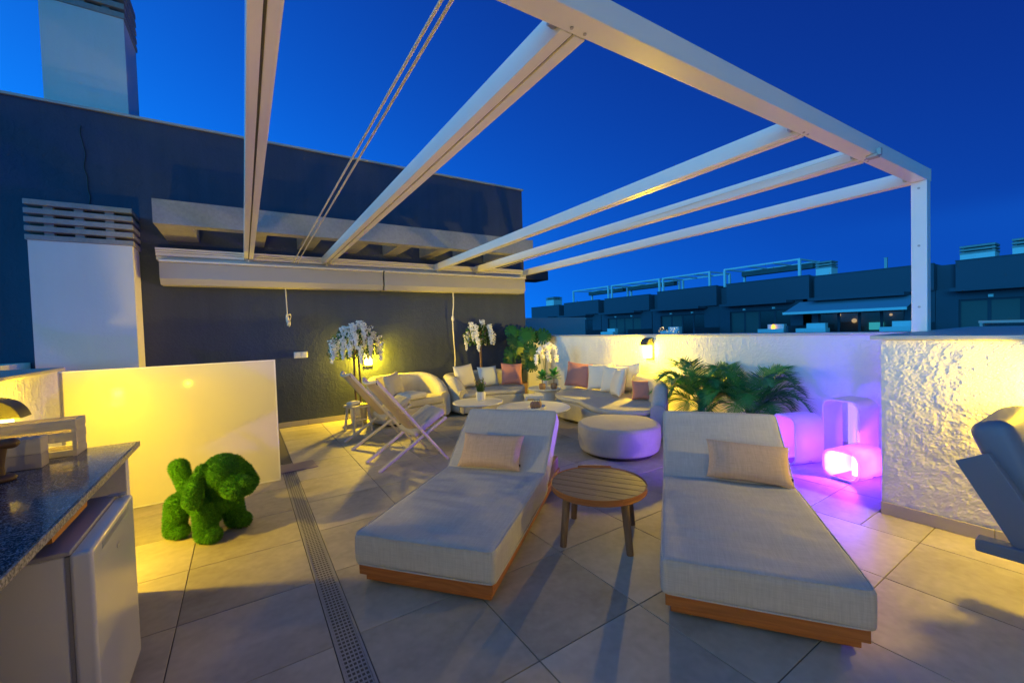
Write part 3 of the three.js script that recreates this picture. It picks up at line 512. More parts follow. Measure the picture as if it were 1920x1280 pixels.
{ const t = thing('slatted_lantern_table', 'small orange wooden table between the tub sofa and the curved sofa', 'table', [3.2, 0, -7.85]); part(t, 'table_top', bx(-0.13, 0.13, 0.38, 0.41, -0.2, 0.2, 0.004), mt.teak); part(t, 'shelf', bx(-0.12, 0.12, 0.15, 0.17, -0.18, 0.18), mt.teak); for (const x of [-1, 1]) for (const z of [-1, 1]) part(t, 'leg', bx(x * 0.11 - 0.012, x * 0.11 + 0.012, 0, 0.379, z * 0.17 - 0.012, z * 0.17 + 0.012), mt.teak); }

// ------------------------------------------------------------------ rope chairs and the stool
function ropeChair(label, pos, turn) {   // local +x is the sitting direction, z across; origin on the floor under the seat
  const t = thing('rope_chair', label, 'chair', pos, turn, 'folding rope lounge chairs');
  for (const s of [-1, 1]) {
    const zt = s * 0.25, zb = s * 0.31;
    part(t, 'back_rail', rod(V(0.44, 0.0, zb), V(-0.40, 1.06, zt), 0.017, 0.022, 12), mt.frameW);
    part(t, 'seat_rail', rod(V(-0.41, 0.0, s * 0.235), V(0.46, 0.52, s * 0.27), 0.022, 0.019, 12), mt.frameW);
    part(t, 'tie_strap', new THREE.TorusGeometry(0.024, 0.006, 6, 14).rotateY(0.6).translate(-0.385, 1.04, zt), mt.black);
  }
  const bow = (u, y) => { const k = 1 - u * u; return V(0.44 - 0.84 * (y / 1.06) - 0.055 * k, y - 0.03 * k, u * 0.24); };
  part(t, 'top_rail', tube([-1, -0.5, 0, 0.5, 1].map(u => bow(u, 1.05)), 0.018, 24, 8), mt.frameW);
  part(t, 'lower_rail', tube([-1, -0.5, 0, 0.5, 1].map(u => bow(u, 0.37)), 0.018, 24, 8), mt.frameW);
  part(t, 'stretcher', rod(V(0.30, 0.42, -0.27), V(0.30, 0.42, 0.27), 0.014), mt.frameW); part(t, 'front_rail', rod(V(0.45, 0.515, -0.27), V(0.45, 0.515, 0.27), 0.016), mt.frameW);
  const L = []; for (let i = 0; i < 21; i++) { const u = -0.94 + 1.88 * i / 20; L.push(rod(bow(u, 0.37), bow(u, 1.05), 0.0064, 0.0064, 6)); }
  for (const y of [0.7, 0.71]) L.push(tube([-1, -0.5, 0, 0.5, 1].map(u => bow(u, y).add(V(0.006, 0, 0))), 0.005, 20, 6));
  part(t, 'rope_backrest', L, mt.rope);
  part(t, 'seat_cushion', soft(0.50, 0.09, 0.5, 0.04, 0.02, 0.02, 11).rotateZ(0.53).translate(0.245, 0.475, 0), mt.boucle);
}
ropeChair('rope-backed folding chair standing closer to the drain and the loungers', [1.65, 0, -5.13], 0.06);
ropeChair('rope-backed folding chair standing closer to the charcoal wall', [1.62, 0, -6.33], 0.02);
{
  const t = thing('wooden_stool', 'low pale wooden stool beside the wisteria tree', 'stool', [1.56, 0, -7.22], 0.25);
  part(t, 'top', bx(-0.17, 0.17, 0.40, 0.435, -0.17, 0.17, 0.008), mt.pale);
  for (const x of [-1, 1]) for (const z of [-1, 1]) part(t, 'leg', rod(V(x * 0.16, 0, z * 0.16), V(x * 0.12, 0.40, z * 0.12), 0.018, 0.022, 10), mt.pale);
  for (const z of [-1, 1]) part(t, 'rail', rod(V(-0.14, 0.2, z * 0.14), V(0.14, 0.2, z * 0.14), 0.011), mt.pale);
  single('folded_cloth', 'white folded cloth on the wooden stool', 'cloth', soft(0.2, 0.05, 0.14, 0.02, 0.01, 0.03, 17, 0.015).translate(0, 0.025, 0), mt.cream, [1.5, 0.436, -7.24], 0.4);
  single('brown_dish', 'small brown dish on the wooden stool', 'dish', lathe([[0, 0], [0.06, 0], [0.085, 0.012], [0.08, 0.014], [0.055, 0.006], [0, 0.006]], 28), mt.brown, [1.63, 0.436, -7.14]);
}

// ------------------------------------------------------------------ leaning white panel, topiary dog
{
  const t = thing('leaning_panel', 'large glossy white board leaning upright behind the grass dog', 'board', [0, 0, -5.3]);
  const g = new THREE.Group(); const tilt = -0.03;
  const add = (n, q, m) => part(t, n, q.rotateX(tilt), m);
  add('board', bx(-1.40, 0.275, 0.022, 1.335, -0.022, 0), mt.gloss);
  add('frame_edge', bx(-1.405, 0.292, 1.336, 1.352, -0.026, 0.003, 0.002), mt.white); add('frame_edge', bx(0.2755, 0.292, 0.022, 1.3355, -0.026, 0.003, 0.002), mt.white);
  add('frame_edge', bx(-1.405, 0.292, 0.006, 0.0215, -0.026, 0.003, 0.002), mt.white); add('frame_edge', bx(-1.415, -1.4005, 0.022, 1.3355, -0.026, 0.003, 0.002), mt.white);
  add('back_stay', bx(-0.6, -0.56, 0.03, 1.3, -0.06, -0.0265), mt.white);
}
{
  const t = thing('topiary_dog', 'green artificial grass puppy sculpture standing on the tiles', 'sculpture', [-0.30, 0, -4.27], Math.atan2(0.66, 0.75));   // local +z is where the dog looks
  // blobs: [x, y, z, r] spheres and capsules [x0,y0,z0,r0,x1,y1,z1,r1]; x is the dog's own side
  const S = [];
  const cap = (a, ra, b, rb) => S.push([a, ra, b, rb]);
  cap([0, 0.285, -0.14], 0.125, [0, 0.30, 0.10], 0.13);
  cap([0, 0.25, -0.02], 0.12, [0, 0.27, 0.05], 0.125);
  for (const s of [-1, 1]) { cap([s * 0.115, 0.26, -0.17], 0.085, [s * 0.135, 0.07, -0.20], 0.068); cap([s * 0.135, 0.062, -0.20], 0.06, [s * 0.14, 0.058, -0.125], 0.056); cap([s * 0.11, 0.26, 0.11], 0.08, [s * 0.13, 0.07, 0.13], 0.07); cap([s * 0.13, 0.064, 0.13], 0.062, [s * 0.135, 0.06, 0.205], 0.058); }
  cap([0, 0.36, -0.24], 0.05, [0.0, 0.52, -0.305], 0.066);
  cap([0, 0.37, 0.11], 0.11, [0, 0.46, 0.17], 0.12);
  const headFrom = S.length;
  cap([0, 0.52, 0.19], 0.135, [0, 0.51, 0.21], 0.135);
  cap([0, 0.45, 0.30], 0.085, [0, 0.43, 0.41], 0.072); for (const s of [-1, 1]) cap([s * 0.045, 0.415, 0.36], 0.06, [s * 0.04, 0.41, 0.42], 0.055);
  cap([0, 0.475, 0.47], 0.034, [0, 0.478, 0.477], 0.034);
  for (const s of [-1, 1]) { cap([s * 0.13, 0.575, 0.15], 0.034, [s * 0.195, 0.47, 0.165], 0.045); cap([s * 0.195, 0.47, 0.165], 0.045, [s * 0.225, 0.365, 0.185], 0.058); }
  for (let i = headFrom; i < S.length; i++) for (const q of [S[i][0], S[i][2]]) { const c = Math.cos(-0.16), n = Math.sin(-0.16), x = q[0], z = q[2] - 0.12; q[0] = x * c + z * n; q[2] = 0.12 - x * n + z * c; }
  const N = 92, half = 0.5, mc = new MarchingCubes(N, mt.turfBody, false, false, 200000); mc.isolation = 0;
  const f = mc.field;
  for (let k = 0; k < N; k++) for (let j = 0; j < N; j++) for (let i = 0; i < N; i++) {
    const x = (i - N / 2) / (N / 2) * half, y = (j - N / 2) / (N / 2) * half + 0.34, z = (k - N / 2) / (N / 2) * half + 0.06; let d = 9;
    for (const [a, ra, b, rb] of S) {
      const bx_ = b[0] - a[0], by = b[1] - a[1], bz = b[2] - a[2], q = bx_ * bx_ + by * by + bz * bz, h = Math.max(0, Math.min(1, ((x - a[0]) * bx_ + (y - a[1]) * by + (z - a[2]) * bz) / q));
      const e = Math.hypot(x - a[0] - bx_ * h, y - a[1] - by * h, z - a[2] - bz * h) - (ra + (rb - ra) * h), m = 0.014, w = Math.max(0, m - Math.abs(d - e)) / m; d = Math.min(d, e) - w * w * m * 0.25;
    }
    f[i + j * N + k * N * N] = -Math.max(d, 0.004 - y);
  }
  mc.update();
  const P = mc.geometry.drawRange.count || mc.count, pos = new Float32Array(P * 3);
  for (let i = 0; i < P; i++) { pos[i * 3] = mc.positionArray[i * 3] * half; pos[i * 3 + 1] = mc.positionArray[i * 3 + 1] * half + 0.34; pos[i * 3 + 2] = mc.positionArray[i * 3 + 2] * half + 0.06; }
  let g = new THREE.BufferGeometry(); g.setAttribute('position', new THREE.BufferAttribute(pos, 3)); g = mergeVertices(g, 1e-4); g.computeVertexNormals();
  const body = part(t, 'body', g.clone(), mt.turfBody);
  const gm = new THREE.Mesh(g.toNonIndexed(), mt.turf), sm = new MeshSurfaceSampler(gm); sm.randomFunction = rnd; sm.setRandomGenerator?.(rnd); sm.build();
  const n = 46000, blade = new THREE.ConeGeometry(0.0023, 0.025, 3).translate(0, 0.0095, 0); uvm(blade);
  const im = new THREE.InstancedMesh(blade, mt.turf, n), p = V(), nn = V(), qq = new THREE.Quaternion(), mm = new THREE.Matrix4(), col = new THREE.Color();
  for (let i = 0; i < n; i++) {
    sm.sample(p, nn); if (p.y < 0.012 && nn.y < -0.5) p.y = 0.03; nn.add(V(rr(-0.55, 0.55), rr(-0.55, 0.55), rr(-0.55, 0.55))).normalize(); qq.setFromUnitVectors(V(0, 1, 0), nn); const s = rr(0.6, 1.15); mm.compose(p, qq, V(1.2, s, 1.2)); im.setMatrixAt(i, mm);
    const k = rr(0.4, 1.5); im.setColorAt(i, col.setRGB(k * rr(0.7, 1.3), k, k * rr(0.5, 1)));
  }
  im.name = 'grass_blades'; im.userData.kind = 'stuff'; im.castShadow = im.receiveShadow = true; t.add(im);
}

// ------------------------------------------------------------------ violet light boxes
function lightBox(label, pos, turn, w, h, d, tall, lit) {      // local z runs through the opening
  const t = thing('light_box_lamp', label, 'lamp', pos, turn, 'rounded loop lamps');
  const rs = (w, h, r) => { const s = new THREE.Shape(); s.moveTo(-w / 2 + r, 0); s.lineTo(w / 2 - r, 0); s.absarc(w / 2 - r, r, r, -Math.PI / 2, 0); s.lineTo(w / 2, h - r); s.absarc(w / 2 - r, h - r, r, 0, Math.PI / 2); s.lineTo(-w / 2 + r, h); s.absarc(-w / 2 + r, h - r, r, Math.PI / 2, Math.PI); s.lineTo(-w / 2, r); s.absarc(-w / 2 + r, r, r, Math.PI, Math.PI * 1.5); return s; };
  const o = rs(w, h, 0.105), k = 0.022, i = rs(w - 2 * k, h - 2 * k, 0.083); const hole = new THREE.Path(i.getPoints(10).map(p => new THREE.Vector2(p.x, p.y + k)).reverse()); o.holes.push(hole);
  part(t, 'shell', extrude(o, d, 0.004, 1, 10).translate(0, 0.006, -d / 2), mt.plastic);
  part(t, 'base_foot', bx(-w / 2 + 0.09, w / 2 - 0.09, 0, 0.0055, -d / 2 + 0.03, d / 2 - 0.03), mt.black);
  part(t, 'floor_board', bx(-w / 2 + 0.09, w / 2 - 0.09, 0.0285, 0.034, -d / 2 + 0.02, d / 2 - 0.02, 0.002), mt.brown);
  const L = h - 0.06;
  part(t, 'lamp_tube', new THREE.CylinderGeometry(Math.min(0.055, w / 6), Math.min(0.055, w / 6), L, 28).translate(w * 0.12, 0.03 + L / 2, 0), lit && !tall ? mt.glowViolet : lit ? glow(0.6, 0.35, 1.2) : mt.plastic);
  part(t, 'badge', bx(w / 2 - 0.0005, w / 2 + 0.001, 0.055, 0.06, -0.02, 0.02), mt.dmetal);
  if (lit) { const l = new THREE.PointLight(VIOLET, lit, 0, 2); l.position.set(w * 0.12, 0.03 + L / 2, 0); l.castShadow = true; l.shadow.radius = 2.5; t.add(l); }
  return t;
}
lightBox('smaller upright rounded loop lamp with faint violet glow beside the palms', [5.22, 0, -2.195], -1.94, 0.32, 0.55, 0.37, true, 2.5);
lightBox('tall rounded loop lamp with a faint violet glow against the parapet', [5.74, 0, -1.88], -1.74, 0.38, 0.70, 0.36, true, 60);
lightBox('brightly glowing violet rounded loop lamp lying low on the floor', [5.14, 0, -1.646], -1.77, 0.34, 0.30, 0.45, false, 32);

// ------------------------------------------------------------------ plants
function frond(len, rise, droop, wid, n = 26) {       // along +z, arching; leaflets both sides
  const P = t => V(0, rise * Math.sin(t * 1.75) - droop * t * t * t, len * (t - 0.12 * t * t)), L = [];
  L.push(tube([0, 0.25, 0.5, 0.75, 1].map(P), 0.005, 14, 5));
  const pos = [];
  for (let i = 0; i < n; i++) {
    const t = 0.2 + 0.79 * i / (n - 1), c = P(t), tg = P(Math.min(1, t + 0.02)).sub(P(t - 0.02)).normalize(), l = wid * Math.pow(Math.sin(Math.PI * Math.min(1, 0.16 + 0.84 * (i + 1) / (n + 1))), 0.6);
    for (const s of [-1, 1]) {
      const up = V(0, tg.z, -tg.y), d = V(s, 0, 0).multiplyScalar(0.82).addScaledVector(tg, 0.62 + 0.5 * t).addScaledVector(up, 0.16 + rr(-0.1, 0.1)).normalize(), w = 0.016;
      const p1 = c.clone().addScaledVector(d, l * 0.45).add(V(0, -0.01 * l, 0)), p2 = c.clone().addScaledVector(d, l).add(V(0, -l * rr(0.02, 0.2), 0));
      const a0 = c.clone().addScaledVector(tg, -w * 0.5), a1 = c.clone().addScaledVector(tg, w * 0.5), b0 = p1.clone().addScaledVector(tg, -w * 0.7), b1 = p1.clone().addScaledVector(tg, w * 0.7), m = p1.clone().addScaledVector(up, -0.004), c0 = c.clone().addScaledVector(up, -0.002);
      const q = (...v) => v.forEach(k => pos.push(k.x, k.y, k.z));
      q(a0, b0, m); q(a0, m, c0); q(c0, m, b1); q(c0, b1, a1); q(b0, p2, m); q(m, p2, b1);
    }
  }
  const g = new THREE.BufferGeometry(); g.setAttribute('position', new THREE.Float32BufferAttribute(pos, 3)); g.computeVertexNormals(); L.push(g);
  return merge(L);
}
function palm(label, pos, n, sc, turn) {
  const t = thing('areca_palm', label, 'palm', pos, turn, 'potted palms along the parapet');
  part(t, 'pot', lathe([[0, 0], [0.13, 0], [0.165, 0.28], [0.17, 0.3], [0.155, 0.3], [0.15, 0.27], [0, 0.265]], 28), mt.pot); part(t, 'soil', new THREE.CylinderGeometry(0.148, 0.148, 0.01, 24).translate(0, 0.272, 0), mt.soil);
  for (let i = 0; i < n; i++) {
    const a = i * 2.4 + rr(-0.3, 0.3), k = i / n, up = rr(0.32, 0.55) * (1.05 - 0.55 * k), h0 = 0.28;
    const stemH = rr(0.12, 0.3) * (1.15 - 0.7 * k), st = V(Math.sin(a) * 0.05, h0 + stemH, Math.cos(a) * 0.05);
    const fr = frond(rr(0.48, 0.66) * sc, up * sc * 0.95, rr(0.10, 0.30) * sc * (0.4 + k), rr(0.2, 0.27) * sc);
    const q = part(t, 'frond', merge([fr.rotateY(a).translate(st.x, st.y, st.z), rod(V(Math.sin(a) * 0.02, 0.25, Math.cos(a) * 0.02), st, 0.008, 0.006, 6)]), mt.palm[i % 4]);
  }
  return t;
}
palm('bushy green palm beside the glowing parapet lamp', [5.62, 0, -3.62], 34, 1.15, 0.3);
palm('bushy green palm casting its shadow on the parapet next to the violet lamps', [5.66, 0, -2.95], 34, 1.12, 1.4);
function panicle(len, r, n) { const L = []; for (let i = 0; i < n; i++) { const t = rnd(), a = rr(0, 6.28), q = r * (1 - 0.75 * t) * Math.sqrt(rnd()); const s = rr(0.012, 0.02); const g = new THREE.OctahedronGeometry(s, 0).scale(1, 0.55, 1).rotateX(rr(0, 3)).rotateZ(rr(0, 3)).translate(Math.cos(a) * q, -t * len, Math.sin(a) * q); L.push(g); } return merge(L); }
function leafQuad(L, c, s, a, b) { const g = new THREE.PlaneGeometry(s, s * 2.1, 1, 2); const p = g.attributes.position; for (let i = 0; i < p.count; i++) { const y = p.getY(i) / s; p.setX(i, p.getX(i) * (Math.abs(y) > 0.9 ? 0.12 : 1)); p.setZ(i, -0.18 * s * y * y); } g.rotateX(a).rotateY(b).translate(c.x, c.y, c.z); g.computeVertexNormals(); L.push(g); }
function wisteria(label, pos, sx, sy, yc, stems, sm, np, sideGap) {
  const t = thing('wisteria_tree', label, 'tree', pos, 0, 'white flowering wisterias in pots');
  part(t, 'pot', lathe([[0, 0], [0.13, 0], [0.15, 0.3], [0.155, 0.32], [0.14, 0.32], [0.135, 0.29], [0, 0.285]], 28), mt.pot);
  const tr = part(t, 'trunk', stems.map(([a, b, c, r]) => tube([V(a, 0.25, 0), V(b, 0.7, 0.02), V(c, yc, 0)], r, 20, 8)), sm);
  const br = []; for (let i = 0; i < 14; i++) { const a = i * 0.449 * 2; br.push(tube([V(0, yc - 0.1, 0), V(Math.cos(a) * sx * 0.5, yc + sy * 0.45, Math.sin(a) * sx * 0.35), V(Math.cos(a) * sx * 0.95, yc + sy * 0.2, Math.sin(a) * sx * 0.6)], 0.006, 8, 5)); } part(tr, 'branches', br, sm);
  const L = []; for (let i = 0; i < 620; i++) { const a = rr(0, 6.28), e = Math.sqrt(rnd()), y = rr(-0.55, 1); const w = Math.sqrt(Math.max(0, 1 - y * y * 0.8)); leafQuad(L, V(Math.cos(a) * e * sx * w * 0.96, yc + y * sy * 0.75, Math.sin(a) * e * sx * 0.6 * w), rr(0.026, 0.045), rr(-1.2, 1.2), rr(0, 6)); }
  part(t, 'foliage', L, mt.leaf[1]);
  for (let i = 0; i < np; i++) {
    let a = i * 2.39996 + rr(-0.2, 0.2), e = Math.sqrt((i + 0.6) / np); let x = Math.cos(a) * e * sx * 0.9; if (sideGap && Math.abs(x) < sideGap && i % 4) x = Math.sign(x || 1) * (sideGap + rr(0, 0.12));
    const y = yc + sy * (1.02 - 1.0 * e * e) + rr(-0.05, 0.05), l = rr(0.22, 0.36);
    part(t, 'flower_panicle', panicle(l, rr(0.055, 0.075), 110).translate(x, y, Math.sin(a) * e * sx * 0.62 + 0.05), mt.petal);
  }
}
wisteria('white flowering wisteria in front of the glowing lamp on the charcoal wall', [1.7, 0, -7.8], 0.52, 0.46, 1.36, [[-0.03, -0.05, -0.04, 0.02], [0.03, 0.045, 0.02, 0.018]], mt.bark, 34, 0);
wisteria('white flowering wisteria with a bamboo stem behind the curved sofa', [4.42, 0, -8.2 + 0.02], 0.40, 0.36, 1.45, [[0, 0.005, 0, 0.016], [0.035, 0.03, 0.03, 0.012]], mt.bamboo, 20, 0.13);
function splitLeaf(s) { // monstera blade in the xy plane with slits, base at origin, tip at -y
  const sh = new THREE.Shape(), R = []; const out = th => { const k = Math.cos(th); return 0.5 * (1 + 0.25 * k) * (0.82 + 0.18 * Math.abs(Math.sin(th))); };
  const n = 7; R.push([0, 0]);
  for (let sd = 1; sd >= -1; sd -= 2) {
    const seq = []; for (let i = 0; i <= n; i++) { const a0 = 0.15 + (Math.PI - 0.25) * i / n, a1 = 0.15 + (Math.PI - 0.25) * (i + 0.72) / n; const f = (a, k) => [sd * Math.sin(a) * out(a) * k * 0.88, -0.42 + 0.42 - 0.45 + Math.cos(a) * out(a) * k]; if (i < n) { seq.push(f(a0, 1), f((a0 + a1) / 2, 1.05), f(a1, 1), f((a1 + 0.06), 0.5)); } else seq.push([0, -0.45 - out(Math.PI) * 1.08]); }
    R.push(...(sd > 0 ? seq : seq.reverse().slice(1)));
  }
  R.forEach((p, i) => i ? sh.lineTo(p[0] * s, p[1] * s) : sh.moveTo(p[0] * s, p[1] * s));
  let g = new THREE.ExtrudeGeometry(sh, { depth: 0.003, bevelEnabled: false, curveSegments: 2 }); const p = g.attributes.position; for (let i = 0; i < p.count; i++) { const x = p.getX(i), y = p.getY(i); p.setZ(i, p.getZ(i) - 0.9 * x * x / s - 0.35 * y * y / s + 0.15 * Math.abs(x)); } g.computeVertexNormals(); return g;
}
{
  const t = thing('monstera_plant', 'dark green monstera in the corner behind the rose cushion', 'plant', [5.3, 0, -7.95]);
  part(t, 'pot', lathe([[0, 0], [0.16, 0], [0.2, 0.36], [0.21, 0.38], [0.19, 0.38], [0.18, 0.34], [0, 0.335]], 28), mt.clay);
  const spots = [[-0.32, 0.98, 0.22, 0.34], [-0.05, 1.1, 0.2, 0.36], [0.28, 1.42, 0.05, 0.32], [0.5, 1.36, 0.12, 0.33], [0.12, 1.42, 0.1, 0.36], [-0.2, 1.28, 0.1, 0.32], [0.15, 1.05, 0.28, 0.32], [-0.42, 0.84, 0.25, 0.26], [0.0, 0.85, 0.3, 0.3], [0.3, 0.9, 0.2, 0.3], [-0.18, 1.48, 0.0, 0.26], [0.05, 0.72, 0.3, 0.28]];
  spots.forEach(([x, y, z, s], i) => {
    const g = splitLeaf(s * 1.4).rotateX(-0.5 + rr(-0.3, 0.25)).rotateZ(x * 0.9 + rr(-0.25, 0.25)).rotateY(rr(-0.5, 0.5)).translate(x, y + 0.2, z);
    const q = part(t, 'leaf', g, mt.monstera[i % 3]); part(q, 'stalk', tube([V(0, 0.33, 0), V(x * 0.5, y * 0.7 + 0.15, z * 0.4 - 0.05), V(x, y + 0.2, z)], 0.007, 12, 6), mt.monstera[0]);
  });
}
{
  const t = thing('orchid', 'white orchid with arching flower stems on the corner table', 'plant', [5.12, 0.4305, -6.74]);
  part(t, 'pot', lathe([[0, 0], [0.06, 0], [0.075, 0.13], [0.068, 0.13], [0, 0.12]], 24), mt.white);
  const flower = (p, s, yaw) => { const L = []; for (let k = 0; k < 5; k++) { const g = new THREE.SphereGeometry(s, 7, 5).scale(0.62, 1, 0.12).translate(0, s * 0.9, 0).rotateX(-0.25).rotateZ(k * Math.PI * 0.4); L.push(g); } L.push(new THREE.SphereGeometry(s * 0.3, 6, 5).translate(0, 0, s * 0.2)); return merge(L).rotateX(rr(-0.4, 0.2)).rotateY(yaw + rr(-0.5, 0.5)).translate(p.x, p.y, p.z); };
  for (const [ex, h, dir] of [[-0.2, 0.78, -1], [0.22, 0.86, 1], [0.06, 0.84, 0.3]]) {
    const c = [V(0, 0.1, 0), V(ex * 0.15, h * 0.6, 0.01), V(ex * 0.6, h, 0.02), V(ex * 1.05, h * 0.86, 0.04), V(ex * 1.2, h * 0.62, 0.05)], cv = new THREE.CatmullRomCurve3(c);
    const s = part(t, 'stem', tube(c, 0.005, 24, 6), mt.leaf[2]);
    for (let i = 0; i < 10; i++) { const p = cv.getPointAt(0.5 + 0.5 * i / 9); part(s, 'flower', flower(p.add(V(rr(-0.02, 0.02), rr(-0.015, 0.015), rr(0.0, 0.03))), rr(0.026, 0.036), -0.6), mt.orchid); }
  }
  for (let i = 0; i < 5; i++) { const g = new THREE.SphereGeometry(0.1, 10, 8).scale(0.35, 0.06, 1).translate(0, 0, 0.09).rotateX(-0.35).rotateY(i * 1.26).translate(0, 0.12, 0); part(t, 'leaf', g, mt.leaf[0]); }
}
function fig(label, pos, s) {
  const t = thing('potted_fig', label, 'plant', pos, 0, 'two small potted figs');
  part(t, 'pot', lathe([[0, 0], [0.055, 0], [0.066, 0.05], [0.06, 0.11], [0.055, 0.11], [0, 0.1]], 22), mt.clay); part(t, 'stem', rod(V(0, 0.09, 0), V(0.01, 0.26 * s, 0), 0.007), mt.bark);
  for (let i = 0; i < 17; i++) { const a = i * 2.4, e = 0.25 + 0.75 * (i / 17), g = new THREE.SphereGeometry(0.075 * s, 8, 6).scale(0.5, 0.07, 1).translate(0, 0, 0.075 * s).rotateX(-1.1 + 1.25 * e + rr(-0.2, 0.2)).rotateY(a).translate(0.005, 0.31 * s - 0.14 * e * s + 0.02, 0); part(t, 'leaf', g, mt.palm[i % 3]); }
}
fig('leafy fig in a clay pot nearer the rose cushion by the charcoal wall', [4.84, 0.4305, -6.46], 0.95);
fig('leafy fig in a clay pot beside the large rose cushion on the long sofa', [5.03, 0.4305, -6.34], 1.05);

// ------------------------------------------------------------------ counter, fridge and what lies on the counter
{
  const t = thing('bar_counter', 'granite topped bar counter along the white side wall', 'counter');
  part(t, 'granite_top', bx(-1.368, -0.604, 0.921, 0.95, -3.61, 0.6, 0.002), mt.granite);
  part(t, 'granite_front_edge', bx(-0.603, -0.594, 0.918, 0.9495, -3.612, 0.6, 0.002), mt.graniteEdge);
  part(t, 'end_support', bx(-1.36, -0.64, 0, 0.92, -3.52, -3.44), mt.whitewall); part(t, 'end_support', bx(-1.36, -0.70, 0, 0.92, -1.9, -1.8), mt.whitewall);
  part(t, 'back_panel', bx(-1.368, -1.35, 0, 0.92, -3.44, -1.9), mt.white); part(t, 'front_panel', bx(-0.72, -0.69, 0, 0.9, -1.79, 0.6), mt.whitewall);
  part(t, 'orange_batten', bx(-0.632, -0.606, 0.885, 0.92, -2.55, -2.15), mt.orange);
}
{
  const t = thing('mini_fridge', 'white under-counter fridge below the granite counter', 'fridge');
  part(t, 'body', bx(-1.06, -0.565, 0.02, 0.845, -2.745, -2.1, 0.006), mt.fridge); part(t, 'worktop', bx(-1.06, -0.548, 0.8455, 0.862, -2.75, -2.095, 0.004), mat(0.36, 0.35, 0.38, 0.4));
  const d = part(t, 'door', bx(-0.553, -0.49, 0.06, 0.85, -2.75, -2.09, 0.014, 3), mt.fridge);
  part(d, 'handle_recess', bx(-0.515, -0.487, 0.80, 0.842, -2.62, -2.2, 0.012), mat(0.30, 0.33, 0.38, 0.4)); part(d, 'badge', bx(-0.4905, -0.488, 0.72, 0.735, -2.45, -2.41), mt.steel);
  part(t, 'hinge', [bx(-0.575, -0.51, 0.8625, 0.868, -2.74, -2.70, 0.002), rod(V(-0.53, 0.852, -2.72), V(-0.53, 0.872, -2.72), 0.008)], mt.steel); for (let i = 0; i < 5; i++) part(t, 'vent_slot', bx(-0.5655, -0.556, 0.028 + i * 0.006, 0.031 + i * 0.006, -2.68, -2.18), mt.dmetal);
  part(t, 'door_seal', bx(-0.5645, -0.5535, 0.07, 0.84, -2.74, -2.1), mat(0.35, 0.34, 0.31, 0.8));
  for (const z of [-2.7, -2.15]) part(t, 'foot', rod(V(-0.6, 0, z), V(-0.6, 0.0195, z), 0.02), mt.black);
}
{
  const t = thing('wooden_crate', 'whitewashed slatted wooden crate on the far end of the granite counter', 'crate', [-1.09, 0.951, -3.50]);
  for (const z of [-0.09, 0.075]) for (const y of [0.0, 0.085, 0.155]) part(t, 'slat', bx(-0.255, 0.253, y, y + (y ? 0.052 : 0.034), z, z + 0.014, 0.002), mt.pale, { shift: y * 9 + z });
  for (const x of [-0.255, 0.241]) part(t, 'side_board', bx(x, x + 0.012, 0, 0.205, -0.0755, 0.0745), mt.pale, { shift: x });
  part(t, 'corner_post', bx(0.236, 0.2535, 0, 0.21, 0.0895, 0.1), mt.pale); part(t, 'bottom_board', bx(-0.242, 0.24, 0, 0.01, -0.075, 0.074), mt.pale);
}
{
  const t = thing('carved_box', 'white carved wooden box with scalloped edge on the granite counter', 'box', [-1.01, 0.951, -3.24]);
  t.scale.set(1.3, 1.25, 1);
  part(t, 'box', bx(-0.085, 0.07, 0, 0.06, -0.05, 0.05, 0.003), mat(0.36, 0.33, 0.36, 0.6));
  const s = new THREE.Shape(); s.moveTo(-0.085, 0); s.lineTo(0.07, 0); s.lineTo(0.07, 0.06); for (let i = 0; i < 6; i++) { const x = 0.07 - i * 0.0258; s.quadraticCurveTo(x - 0.006, 0.075, x - 0.0129, 0.064); s.quadraticCurveTo(x - 0.019, 0.072, x - 0.0258, 0.06); }
  part(t, 'scalloped_lid', extrude(s, 0.1, 0.002).translate(0, 0.061, -0.05), mt.pale);
}
{
  const t = thing('turned_wooden_ornament', 'dark brown turned wooden ornament on the granite counter', 'ornament', [-1.0, 0.951, -3.0]);
  t.scale.set(1.3, 1.15, 1.3);
  part(t, 'foot', lathe([[0, 0], [0.035, 0], [0.04, 0.012], [0.03, 0.026], [0, 0.028]], 24), mt.brown); part(t, 'stem', lathe([[0.012, 0.026], [0.01, 0.06], [0.014, 0.1], [0.02, 0.14]], 20), mt.brown);
  part(t, 'head', new THREE.CapsuleGeometry(0.022, 0.06, 6, 16).rotateZ(Math.PI / 2).translate(0, 0.155, 0), mt.brown);
}
